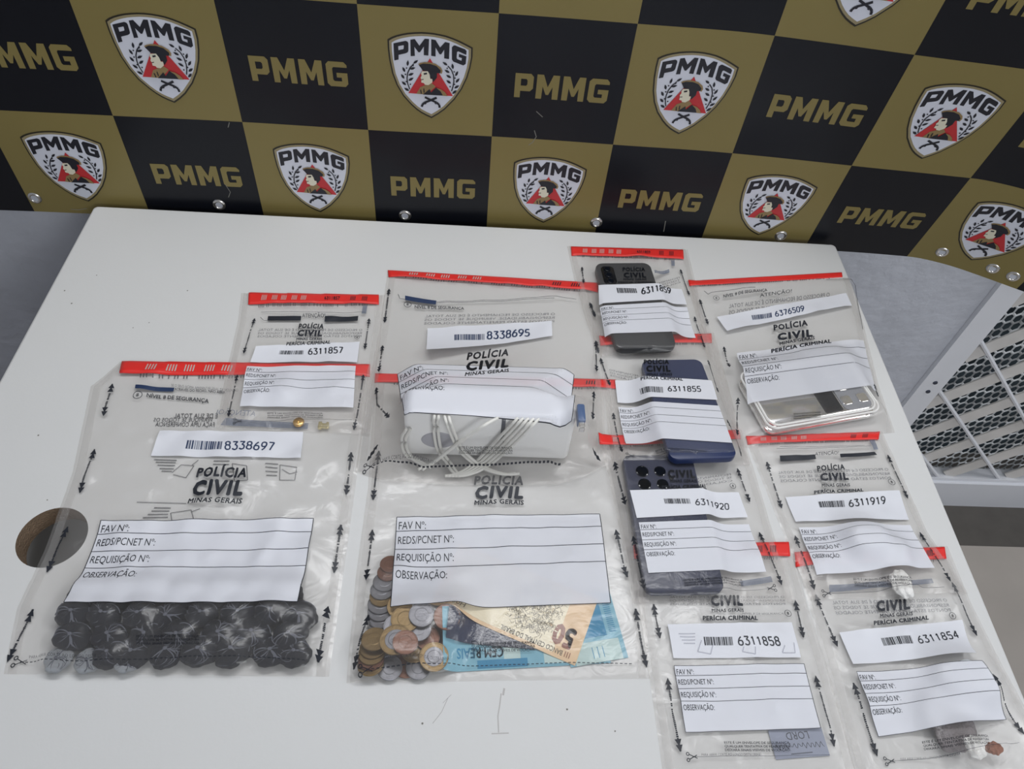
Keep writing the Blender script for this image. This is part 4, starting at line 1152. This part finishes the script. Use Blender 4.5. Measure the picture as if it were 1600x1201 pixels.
# each: pixel, half width, half depth, half height, turn
pk = []
for rowi, (y, xs, dz) in enumerate(((928, (130, 182, 236, 290, 344, 398, 446), 0), (958, (112, 160, 214, 262, 318, 370, 424, 466), 0), (990, (112, 172, 226, 278, 338, 392, 450), 0), (1018, (166, 208, 258, 312, 366, 420, 462), 0))):
    for j, x in enumerate(xs): pk.append((x + rnd.uniform(-5, 5), y + rnd.uniform(-4, 4), rowi, j, len(xs), False))
for j, (x, y) in enumerate(((88, 1028), (136, 1030), (198, 1029))): pk.append((x, y, 4, j, 3, True))
ordn = ('first', 'second', 'third', 'fourth', 'fifth', 'sixth', 'seventh', 'eighth')
rown = ('back row under the panel', 'row at the panel edge', 'middle row below the panel', 'front row at the tear line')
for (x, y, ri, j, nn, pale) in pk:
    xy = on_plane([(x, y)], .012)[0]
    a, bb, hh = rnd.uniform(.015, .0185), rnd.uniform(.013, .016), rnd.uniform(.0075, .0095)
    if pale: a, bb, hh = .012, .011, .0065
    if ri == 0: hh *= .8
    t = rnd.uniform(-.6, .6)
    dx = GX - xy[0]; dy = GY - xy[1]
    u = (dx * math.cos(t) + dy * math.sin(t)) / a; v = (-dx * math.sin(t) + dy * math.cos(t)) / bb
    q = u * u + v * v; m = q < 1
    zb = float(b1.hb[m].max())
    b1.put(m, zb + hh + hh * np.sqrt(np.clip(1 - q, 0, 1)))
    lab = ('pale wrapped packet, %s from the left at the lower left corner' % ordn[j]) if pale else ('dark wrapped packet, %s from the left in the %s' % (ordn[j], rown[ri]))
    root = thing('wrapped_packet', lab, 'packet', (xy[0], xy[1], TZ + zb + hh * 1.0), 'wrapped packets in the left bag'); root.rotation_euler = (0, 0, t)
    o = bpy.data.objects.new('packet_body', PW if pale else PK[rnd.randrange(4)]); COL.objects.link(o); o.parent = root; o.scale = (a, bb, hh * .92)
    if ri > 0:
        o = bpy.data.objects.new('twisted_tail', TL_[rnd.randrange(3)]); COL.objects.link(o); o.parent = root
        o.scale = (a, bb, hh * .92); o.rotation_euler = (0, 0, 0) if rnd.random() < .5 else (0, 0, math.pi)
        b1.put(np.hypot(dx, dy) < .005, zb + 2 * hh + .0008)
b1.wr = .0009
b1.close(8)
b1.strip([(191, 565), (578, 570), (578, 589), (187, 583)])
b1.form([(158, 813), (490, 810), (465, 940), (100, 941)], border=True)
b1.label_no([(250, 673), (474, 675), (470, 715), (236, 712)], '8338697', [(293, 688), (349, 690), (347, 702), (290, 701)], [(351, 690), (431, 692), (428, 704), (350, 702)], True)
b1.logo((('POLÍCIA', rowq(309, 387, 731, 746, -3), .045), ('CIVIL', rowq(302, 382, 750, 775, -4), .06), ('MINAS GERAIS', rowq(295, 379, 779, 787, -2), .02)))
b1.circle8((215, 617), 8)
b1.small('NÍVEL 8 DE SEGURANÇA', [(230, 614), (327, 624), (326, 630), (229, 620)], .02)
b1.bar([(212, 601), (273, 606), (271, 612), (211, 607)], 'ink_blue')
b1.small('SE O SELO ACIMA APRESENTAR SINAL DE VIOLAÇÃO', [(268, 600), (372, 608), (372, 612), (268, 604)], 0, True)
b1.small('ATRAVÉS DO FECHO, NÃO ABRA', [(273, 606), (352, 611), (352, 615), (273, 610)], .01, True)
b1.back((('É DE SUA TOTAL', rowq(272, 340, 645, 652, -1)), ('VERIFIQUE SE TODOS OS', rowq(240, 333, 651, 657, -1)), ('FAÇA UMA CONFERÊNCIA', rowq(243, 335, 658, 665, -1))), 'ink')
warn(b1, 213, 312, 992, 1008)
b1.tear([(32, 1034), (140, 1032), (250, 1028), (380, 1025), (480, 1032)])
b1.small('PARA ABRIR CORTE AO LONGO DESTA LINHA', rowq(46, 172, 1024, 1029, 0, -1), 0, True)
b1.arrows([[(176, 600), (170, 620), (162, 650)], [(148, 702), (125, 770)], [(106, 823), (74, 894)], [(52, 952), (12, 1034)], [(549, 707), (541, 773)], [(533, 820), (522, 895)], [(513, 948), (497, 1035)]], .0024, .006)
# instruction drawings on the back, seen through the film
b1.lines([[(268, 737), (283, 725), (303, 727), (290, 745), (270, 740)], [(300, 726), (310, 718)], [(437, 724), (463, 727), (460, 748), (436, 747), (437, 724)], [(440, 731), (452, 738), (464, 735)], [(362, 722), (385, 726), (385, 745), (365, 748), (362, 722)],
          [(266, 800), (297, 793), (302, 812)], [(268, 812), (266, 800)], [(297, 796), (310, 790)], [(213, 783), (290, 784)]], .0009, 'ink_soft')
b1.lines([[(240, 717), (275, 717)], [(243, 721), (274, 721)], [(246, 726), (273, 726)], [(249, 731), (271, 731)], [(252, 735), (268, 735)], [(333, 718), (358, 718)], [(332, 723), (357, 723)], [(414, 722), (434, 723)], [(414, 728), (433, 729)], [(414, 734), (433, 735)], [(415, 739), (432, 740)],
          [(240, 792), (266, 792)], [(236, 797), (264, 797)], [(230, 802), (262, 802)], [(222, 807), (262, 807)]], .0014, 'ink_soft')

# ======================================================= small bag 6311857
b2 = Bag('small clear evidence bag numbered 6311857, farthest left', [(377, 458), (372, 500), (356, 570), (338, 668)], [(602, 461), (597, 510), (588, 580), (578, 675)], seed=2)
def trinket(bag, px, name, label, cat, build, r, h):
    xy = on_plane([px], .004)[0]; m = np.hypot(GX - xy[0], GY - xy[1]) < r; z = bag.base(m) + .0003
    o = build(); o.location = (xy[0], xy[1], TZ + z); bag.put(m, z + h)
    return tag(o, label, cat)
def stud():
    k = MB(); k.lathe([(.0001, 0), (.004, 0), (.0062, .001), (.0062, .003), (.005, .0042), (.0022, .0036), (.0001, .0042)], 24); return k.build('brass_stud', M['brass'], smooth=True)
trinket(b2, (467, 661), 'brass_stud', 'round brass stud near the bottom edge of the small bag', 'stud', stud, .0065, .0045)
def clip():
    k = MB(); k.rbox(.012, .006, .003, .002, .0006); k.rbox(.004, .009, .004, .001, .0006, 0, (-.004, 0)); k.rbox(.003, .008, .0035, .001, .0005, 0, (.004, .0005)); return k.build('jewellery_clip', M['pale_gold'])
trinket(b2, (506, 666), 'jewellery_clip', 'pale gold clip near the bottom edge, right of the brass stud', 'jewellery', clip, .006, .0045)
b2.close()
b2.strip([(389, 458), (592, 461), (592, 476), (388, 476)], num='6311857')
b2.label_no([(400, 541), (562, 534), (558, 566), (391, 566)], '6311857', [(438, 548), (475, 548), (474, 554), (436, 554)], [(481, 545), (537, 543), (536, 552), (481, 554)])
b2.form([(386, 572), (556, 572), (552, 637), (375, 635)])
b2.logo((('POLÍCIA', rowq(467, 506, 506, 514, -1), .045), ('CIVIL', rowq(465, 504, 516, 526, -1), .06), ('MINAS GERAIS', rowq(463, 503, 528, 532, 0), .02), ('PERÍCIA CRIMINAL', rowq(448, 517, 535, 540, -1, -3), .03)))
b2.small('ATENÇÃO!', rowq(472, 508, 490, 496), .0)
b2.bar([(419, 494), (471, 494), (470, 501), (418, 501)]); b2.bar([(508, 494), (560, 494), (559, 501), (507, 503)])
b2.bar([(567, 478), (574, 478), (572, 490), (565, 490)], 'band_blue'); b2.lines([[(408, 488), (570, 488)], [(407, 496), (412, 501), (418, 501)]], .0007, 'ink_soft', False, 'warning_line')
back3(b2, 403, 566, 511, 526, -2, 1); b2.circle8((558, 527), 4)
warn(b2, 418, 505, 645, 655)
b2.tear([(372, 658), (450, 656), (550, 656)], False)
b2.bar([(352, 652), (481, 657), (480, 668), (345, 664)], 'band_blue', .0003, True, 'back_band'); b2.back((('ATENÇÃO!', rowq(340, 400, 640, 648, -2)),), 'band_blue')
b2.arrows([[(398, 498), (381, 552)], [(371, 586), (357, 651)], [(577, 498), (570, 545)], [(568, 586), (558, 650), (553, 672)]], .002, .0045)

# ======================================================= the right hand columns, nearest bags first
b8 = Bag('small clear evidence bag numbered 6311858 with a grey paper slip', [(986, 848), (998, 940), (1015, 1060), (1038, 1225)], [(1236, 846), (1260, 940), (1298, 1060), (1342, 1222)], seed=8)
SA = on_plane([(1213, 1186)], .002)[0]; SB = on_plane([(1292, 1180)], .002)[0]; es = (SB - SA) / np.linalg.norm(SB - SA)
r_, pr = sheet_thing(b8, 'paper_slip', 'grey paper slip with handwriting at the lower right of the bag', 'paper', SA, es, .050, .024, M['slip'])
pr('slip_heading', txt2('LORD', .30, .62, .72, .88, .0, True), M['ink_soft'], .0002)
T = []
hw_ = [(.05 + .9 * i / 40, .40 + .10 * math.sin(i * 1.7) * (1 if i % 7 else .3)) for i in range(41)]; T += stroke(hw_, .012)
pr('handwriting', T + stroke([(.3, .14), (.7, .15)], .03), M['ink_soft'], .0002)
b8.close()
b8.strip([(989, 850), (1232, 847), (1234, 869), (991, 873)])
b8.label_no([(1043, 975), (1237, 972), (1251, 1027), (1052, 1028)], '6311858', [(1099, 995), (1144, 995), (1146, 1008), (1101, 1008)], [(1150, 995), (1217, 995), (1221, 1008), (1153, 1008)])
b8.form([(1053, 1040), (1256, 1037), (1282, 1137), (1071, 1144)], border=True)
b8.logo((('CIVIL', rowq(1108, 1158, 930, 947, 3), .06), ('MINAS GERAIS', rowq(1111, 1161, 951, 956, 1), .02), ('PERÍCIA CRIMINAL', rowq(1097, 1183, 962, 969, 1), .04)))
back3(b8, 1046, 1226, 930, 946, 2, 0); b8.circle8((1231, 958), 5)
b8.small('NÍVEL 8 DE SEGURANÇA', rowq(1160, 1224, 957, 960, 0), 0, True)
warn(b8, 1131, 1234, 1158, 1175, 2)
b8.tear([(1082, 1182), (1180, 1181), (1296, 1179)], False)
b8.small('PARA ABRIR CORTE AO LONGO DESTA LINHA', rowq(1096, 1188, 1177, 1181), 0, True)
b8.arrows([[(1021, 944), (1031, 997)], [(1043, 1060), (1050, 1110), (1063, 1174)], [(1242, 938), (1255, 996)], [(1274, 1056), (1303, 1166)]], .0021, .0055)
b8.lines([[(1060, 990), (1086, 990)], [(1062, 995), (1086, 995)], [(1065, 1000), (1086, 1000)], [(1068, 1005), (1086, 1005)]], .0009, 'ghost', False)
for p_ in ([(1096, 1000), (1090, 1018), (1110, 1022), (1114, 1006)], [(1162, 1010), (1160, 1018), (1180, 1022), (1180, 1010)], [(1226, 1008), (1222, 1020), (1242, 1020), (1240, 1004)]):
    b8.lines([p_], .0009, 'ghost', False)

b7 = Bag('small clear evidence bag numbered 6311920 holding a navy phone', [(932, 675), (950, 740), (966, 820), (988, 943)], [(1158, 671), (1180, 740), (1204, 820), (1243, 942)], seed=7)
ph7, t7 = phone(b7, [(955, 700), (1073, 700), (1150, 937), (1022, 940)], .080, .162, .0095, 'navy blue phone with round camera rings under the third label of the middle column', 'phone_navy', .009, .014,
                lens=((-.021, .0585, .0070, .0016), (-.021, .042, .0070, .0016), (-.001, .0585, .0064, .0014), (-.001, .042, .0064, .0014), (.010, .050, .0025, .001)))
k = MB(); k.rbox(.0016, .022, .004, .0007, .0004, .003, (.0402, .025)); k.build('side_button', M['phone_black'], ph7)
b7.close()
b7.strip([(935, 676), (1154, 672), (1157, 686), (937, 694)])
b7.label_no([(984, 766), (1154, 769), (1168, 808), (995, 809)], '6311920', [(1037, 779), (1078, 779), (1080, 787), (1039, 787)], [(1085, 780), (1139, 787), (1140, 796), (1086, 789)])
b7.form([(998, 816), (1170, 819), (1197, 893), (1013, 895)])
b7.logo((('CIVIL', rowq(1041, 1084, 734, 747, 3), .06), ('MINAS GERAIS', rowq(1046, 1088, 749, 754, 1), .02), ('PERÍCIA CRIMINAL', rowq(1033, 1103, 759, 765, 1), .04)))
back3(b7, 1090, 1143, 737, 752, 3, 0, ('FECHAMENTO', 'SE TODOS OS', 'COLADOS')); b7.circle8((1145, 759), 4.5)
warn(b7, 1068, 1160, 905, 917, 2)
b7.tear([(1205, 919), (1150, 922), (1040, 925)], False)
b7.bar([(1158, 905), (1205, 899), (1208, 908), (1160, 914)], 'band_blue', .0003, True, 'back_band')
b7.arrows([[(960, 722), (977, 788)], [(989, 838), (1006, 920)], [(1152, 732), (1171, 784)], [(1186, 832), (1221, 914)]], .0021, .005)

b6 = Bag('small clear evidence bag numbered 6311855 holding a blue phone', [(932, 524), (940, 580), (948, 650), (957, 724)], [(1115, 520), (1132, 580), (1150, 650), (1172, 727)], seed=6)
ph6, t6 = phone(b6, [(1001, 561), (1092, 561), (1154, 722), (1045, 728)], .077, .156, .0095, 'plain bright blue phone under the second label of the middle column', 'phone_blue', .010, .014)
k = MB(); k.rbox(.0016, .018, .004, .0007, .0004, .003, (.0387, .03)); k.build('side_button', M['phone_black'], ph6)
b6.close()
b6.strip([(936, 525), (1111, 522), (1112, 536), (938, 540)])
b6.label_no([(961, 594), (1112, 595), (1121, 625), (965, 629)], '6311855', [(999, 608), (1035, 605), (1036, 614), (1001, 617)], [(1042, 604), (1095, 604), (1096, 612), (1043, 611)])
b6.form([(966, 636), (1123, 634), (1144, 692), (978, 693)])
b6.logo((('POLÍCIA', rowq(1005, 1044, 562, 569, 1), .045), ('CIVIL', rowq(1008, 1046, 571, 581, 2), .06), ('MINAS GERAIS', rowq(1010, 1050, 583, 587, 0), .02), ('PERÍCIA CRIMINAL', rowq(1000, 1066, 590, 595, 1), .03)))
back3(b6, 952, 1000, 575, 588, 2, 1, ('FECHAMENTO', 'SE TODOS OS', 'COLADOS'))
warn(b6, 1024, 1105, 704, 714, 2)
b6.tear([(985, 712), (1040, 716), (1070, 718)], False)
b6.arrows([[(938, 560), (953, 602)], [(958, 646), (972, 706)], [(1106, 563), (1122, 613)], [(1136, 656), (1158, 713)]], .0021, .0045)

b5 = Bag('small clear evidence bag numbered 6311859 holding a dark grey phone', [(886, 385), (898, 440), (915, 500), (940, 557)], [(1074, 390), (1086, 440), (1100, 500), (1114, 560)], seed=5)
ph5, t5 = phone(b5, [(927, 408), (1020, 408), (1066, 549), (950, 553)], .078, .162, .0105, 'dark grey phone under the top label of the middle column', 'phone_grey', .011, .013)
k = MB(); k.rbox(.018, .036, .0016, .006, .0006, t5, (-.024, .054)); smooth_by_angle(k.build('camera_island', M['phone_black'], ph5))
for y in (.066, .054, .042):
    k = MB(); k.lathe([(.0048, 0), (.0048, .0008), (.004, .0011), (.0036, .0008), (.0001, .0008)], 22, c=(-.024, y, t5 + .0015)); k.build('camera_lens', M['lens'], ph5)
b5.put(footprint(np.array(ph5.matrix_world @ Vector((-.024, .054, 0)))[:2], (1, 0), (0, 1), .009, .018), 0.0)
b5.close()
b5.strip([(892, 386), (1067, 391), (1068, 405), (893, 400)], num='6311859')
b5.label_no([(935, 446), (1065, 452), (1073, 476), (936, 477)], '6311859', [(963, 450), (994, 451), (996, 458), (965, 458)], [(1001, 451), (1048, 450), (1049, 459), (1002, 460)])
b5.form([(937, 481), (1073, 480), (1087, 528), (945, 527)])
b5.logo((('POLÍCIA', rowq(972, 1007, 418, 424, 1), .045), ('CIVIL', rowq(973, 1008, 426, 434, 2), .06), ('MINAS GERAIS', rowq(974, 1010, 435, 438, 0), .02), ('PERÍCIA CRIMINAL', rowq(965, 1022, 440, 443, 1), .03)))
b5.bar([(1048, 407), (1054, 407), (1054, 416), (1049, 416)], 'band_blue'); b5.bar([(1022, 422), (1045, 421), (1046, 426), (1023, 427)], 'band_blue')
back3(b5, 1024, 1062, 432, 443, 2, -1, ('FECHAMENTO', 'TODOS OS', 'COLADOS'))
b5.arrows([[(909, 418), (912, 442)], [(922, 474), (930, 495)], [(931, 533), (935, 552)], [(1063, 421), (1077, 461)], [(1085, 495), (1101, 543)]], .002, .004)

b11 = Bag('small clear evidence bag numbered 6311854 with brown and grey lumps, nearest right', [(1238, 862), (1262, 940), (1296, 1060), (1340, 1225)], [(1480, 853), (1516, 940), (1566, 1040), (1662, 1215)], seed=11)
def lump(bag, px, a, b_, h, m_, label, cat='lump', name='lump', seed=0, zest=.006, group=None):
    xy = on_plane([px], zest)[0]; r = np.random.RandomState(seed)
    bm = bmesh.new(); bmesh.ops.create_icosphere(bm, subdivisions=4, radius=1)
    ph = r.rand(8) * 6.28
    for v in bm.verts:
        x, y, z = v.co; f = 1 + .09 * math.sin(3.1 * x + ph[0]) + .08 * math.sin(4.3 * y + ph[1]) + .06 * math.sin(9 * x + 5 * z + ph[2]) + .05 * math.sin(11 * y - 6 * z + ph[3])
        v.co = (x * f * a, y * f * b_, z * f * h)
    for f in bm.faces: f.smooth = True
    me = bpy.data.meshes.new(name); bm.to_mesh(me); bm.free(); me.materials.append(M[m_])
    o = bpy.data.objects.new(name, me); COL.objects.link(o)
    q = ((GX - xy[0]) / (a * 1.22)) ** 2 + ((GY - xy[1]) / (b_ * 1.22)) ** 2; m = q < 1
    zb = bag.base(m); o.location = (xy[0], xy[1], TZ + zb + h * 1.02)
    bag.put(m, zb + h + h * 1.28 * np.sqrt(np.clip(1 - q, 0, 1)))
    return tag(o, label, cat, group)
lump(b11, (1488, 1130), .021, .024, .0062, 'grey_lump', 'grey crumpled lump under the lower right corner of the panel', seed=3)
lump(b11, (1505, 1062), .022, .014, .0060, 'pack_white', 'pale crumpled lump between the number label and the panel', seed=4)
lump(b11, (1510, 1172), .0095, .0085, .0062, 'lump', 'white round lump at the tear line of the nearest right bag', seed=5)
lump(b11, (1545, 1172), .0065, .0060, .0052, 'brown_lump', 'small brown chunk beside the white round lump', seed=6)
b11.wr = .0010
b11.close(30)
b11.strip([(1241, 863), (1475, 855), (1478, 873), (1243, 886)])
b11.label_no([(1311, 988), (1503, 968), (1526, 1020), (1333, 1037)], '6311854', [(1376, 997), (1423, 993), (1428, 1005), (1381, 1009)], [(1431, 994), (1495, 985), (1500, 996), (1435, 1005)])
b11.form([(1338, 1049), (1534, 1032), (1572, 1124), (1372, 1151)], border=True)
b11.logo((('CIVIL', rowq(1367, 1419, 938, 955, 3, -3), .06), ('MINAS GERAIS', rowq(1374, 1425, 959, 965, 1, -4), .02), ('PERÍCIA CRIMINAL', rowq(1364, 1450, 970, 977, 1, -9), .04)))
back3(b11, 1300, 1482, 938, 962, 8, -6); b11.circle8((1488, 962), 5)
warn(b11, 1440, 1543, 1158, 1174, 4, -10)
b11.tear([(1390, 1189), (1480, 1180), (1592, 1160)], False)
b11.small('PARA ABRIR CORTE AO LONGO DESTA LINHA', rowq(1406, 1500, 1184, 1188, 0, -9), 0, True)
b11.arrows([[(1274, 930), (1308, 1010)], [(1333, 1067), (1350, 1120), (1370, 1181)], [(1487, 910), (1506, 950), (1526, 993)], [(1551, 1053), (1600, 1147)]], .0021, .0055)

b10 = Bag('small clear evidence bag numbered 6311919 with white lumps', [(1163, 682), (1186, 740), (1222, 830), (1266, 938)], [(1378, 674), (1408, 740), (1448, 830), (1512, 928)], seed=10)
lump(b10, (1404, 915), .0115, .0135, .0060, 'lump', 'white round lump below the panel edge, nearest of the three', seed=7, group='white lumps in the bag numbered 6311919')
lump(b10, (1392, 866), .0115, .0125, .0058, 'lump', 'white round lump showing through the panel, middle of the three', seed=8, group='white lumps in the bag numbered 6311919')
lump(b10, (1352, 848), .0135, .0100, .0040, 'lump', 'flat white lump showing faintly through the panel, farthest of the three', seed=9, group='white lumps in the bag numbered 6311919')
b10.close()
b10.strip([(1165, 682), (1374, 675), (1372, 687), (1168, 695)])
b10.label_no([(1227, 777), (1405, 766), (1420, 812), (1243, 815)], '6311919', [(1278, 784), (1318, 782), (1320, 792), (1281, 793)], [(1324, 782), (1383, 776), (1385, 787), (1326, 792)])
b10.form([(1248, 824), (1422, 820), (1460, 887), (1276, 898)])
b10.logo((('POLÍCIA', rowq(1275, 1318, 728, 737, 2, -3), .045), ('CIVIL', rowq(1279, 1323, 740, 752, 3, -2), .06), ('MINAS GERAIS', rowq(1283, 1327, 756, 761, 1, -1), .02), ('PERÍCIA CRIMINAL', rowq(1271, 1348, 767, 772, 1, -4), .04)))
b10.small('ATENÇÃO!', rowq(1273, 1310, 707, 712, 0, -2), 0)
b10.bar([(1218, 712), (1273, 710), (1275, 717), (1219, 721)]); b10.bar([(1312, 709), (1366, 706), (1370, 711), (1313, 715)])
b10.bar([(1358, 688), (1366, 687), (1372, 702), (1365, 703)], 'band_blue'); b10.lines([[(1213, 701), (1290, 700), (1360, 697)], [(1218, 698), (1290, 698), (1350, 696)]], .0006, 'ink_soft', False, 'warning_line')
back3(b10, 1216, 1388, 734, 754, 6, -4); b10.circle8((1393, 753), 5)
warn(b10, 1333, 1424, 903, 918, 3, -2)
b10.bar([(1296, 913), (1458, 902), (1460, 910), (1296, 925)], 'band_blue', .0003, True, 'back_band')
b10.tear([(1292, 927), (1380, 922), (1475, 917)], False)
b10.arrows([[(1198, 722), (1221, 794)], [(1242, 837), (1272, 921)], [(1387, 711), (1418, 779)], [(1437, 832), (1485, 908)]], .0021, .005)

b9 = Bag('clear evidence bag numbered 6376509 with a silver phone, farthest right', [(1072, 439), (1095, 520), (1122, 610), (1150, 688)], [(1330, 434), (1350, 510), (1372, 600), (1398, 676)], seed=9, gap=.005, slope=.6)
q9 = [(1158, 590), (1335, 560), (1366, 640), (1190, 668)]
c9, ax9, ay9 = rect_from(q9, .016)
mw = rest(b9, c9, ax9, ay9, .150, .088, .019)
ph9 = thing('smartphone', 'silver phone in a clear case lying crosswise in the farthest right bag', 'smartphone', (0, 0, 0)); ph9.matrix_world = mw
k = MB(); k.rbox(.139, .075, .0085, .010, .002, .0075); smooth_by_angle(k.build('phone_body', M['silver'], ph9))
k = MB(); k.rbox(.148, .086, .0072, .012, .003, 0.0); smooth_by_angle(k.build('case_shell', M['silver'], ph9))
k = MB()
for ins, zz in ((0, .0165), (.0035, .0172)):
    pts = []
    w_, l_, r_9 = .149 - 2 * ins, .087 - 2 * ins, .012
    for kk, (sx, sy) in enumerate(((1, 1), (-1, 1), (-1, -1), (1, -1))):
        for i in range(7):
            a = math.pi / 2 * (kk + i / 6); pts.append((sx * (w_ / 2 - r_9) + r_9 * math.cos(a), sy * (l_ / 2 - r_9) + r_9 * math.sin(a), zz))
    pts.append(pts[0]); k.tube(pts, .0013, n=6)
k.build('case_rim', M['white_plastic'], ph9)
k = MB(); k.rbox(.024, .070, .0004, .003, .0001, .0161, (.016, 0)); k.build('dark_window', M['phone_black'], ph9)
k = MB(); k.rbox(.038, .072, .0010, .008, .0004, .0161, (.049, 0)); k.build('camera_plate', mat('grey_plate', lin(140, 142, 148), .3), ph9)
for cx, cy in ((.038, .020), (.060, .020), (.042, -.001), (.038, -.022), (.060, -.022)):
    k = MB(); k.rbox(.013, .013, .0012, .003, .0004, .0169, (cx, cy)); k.build('bright_window', M['silver'], ph9)
k = MB(); k.tube([(.030, .050, .004), (.045, .056, .006), (.060, .052, .006), (.068, .046, .004)], .002); 
o = k.build('cable', M['cable'], smooth=True); o.matrix_world = mw; tag(o, 'short white cable loop behind the silver phone', 'cable')
b9.put(footprint(c9 + ax9 * .05 + ay9 * .05, ax9, ay9, .02, .008), .016)
b9.close(20)
b9.strip([(1075, 438), (1315, 426), (1316, 433), (1077, 447)], marks=False)
b9.label_no([(1120, 495), (1322, 458), (1331, 478), (1136, 517)], '6376509', [(1174, 493), (1205, 489), (1206, 496), (1176, 500)], [(1209, 488), (1256, 478), (1257, 486), (1211, 495)], True)
b9.logo((('POLÍCIA', rowq(1207, 1260, 508, 517, 2, -8), .045), ('CIVIL', rowq(1213, 1268, 521, 533, 2, -7), .06), ('MINAS GERAIS', rowq(1217, 1272, 535, 540, 1, -10), .02), ('PERÍCIA CRIMINAL', rowq(1204, 1298, 546, 552, 1, -16), .04)))
b9.form([(1151, 552), (1349, 532), (1369, 612), (1168, 632)], m='panel_thin')
b9.circle8((1119, 466), 5)
b9.small('NÍVEL 8 DE SEGURANÇA', [(1130, 461), (1198, 451), (1199, 455), (1130, 465)], .02)
b9.small('ATENÇÃO!', [(1187, 459), (1237, 452), (1237, 457), (1187, 465)], 0)
back3(b9, 1140, 1298, 472, 492, 0, -18, BACK3[:2])
b9.lines([[(1100, 455), (1106, 460), (1112, 457), (1180, 449)], [(1290, 437), (1330, 437), (1336, 446), (1340, 475), (1348, 515)]], .0010, 'ink_soft', False, 'warning_line')
warn(b9, 1240, 1282, 646, 657, 0, -3)
b9.arrows([[(1093, 468), (1100, 490), (1106, 507)], [(1131, 542), (1140, 573)], [(1153, 622), (1152, 680)], [(1366, 600), (1372, 620)]], .002, .0045)
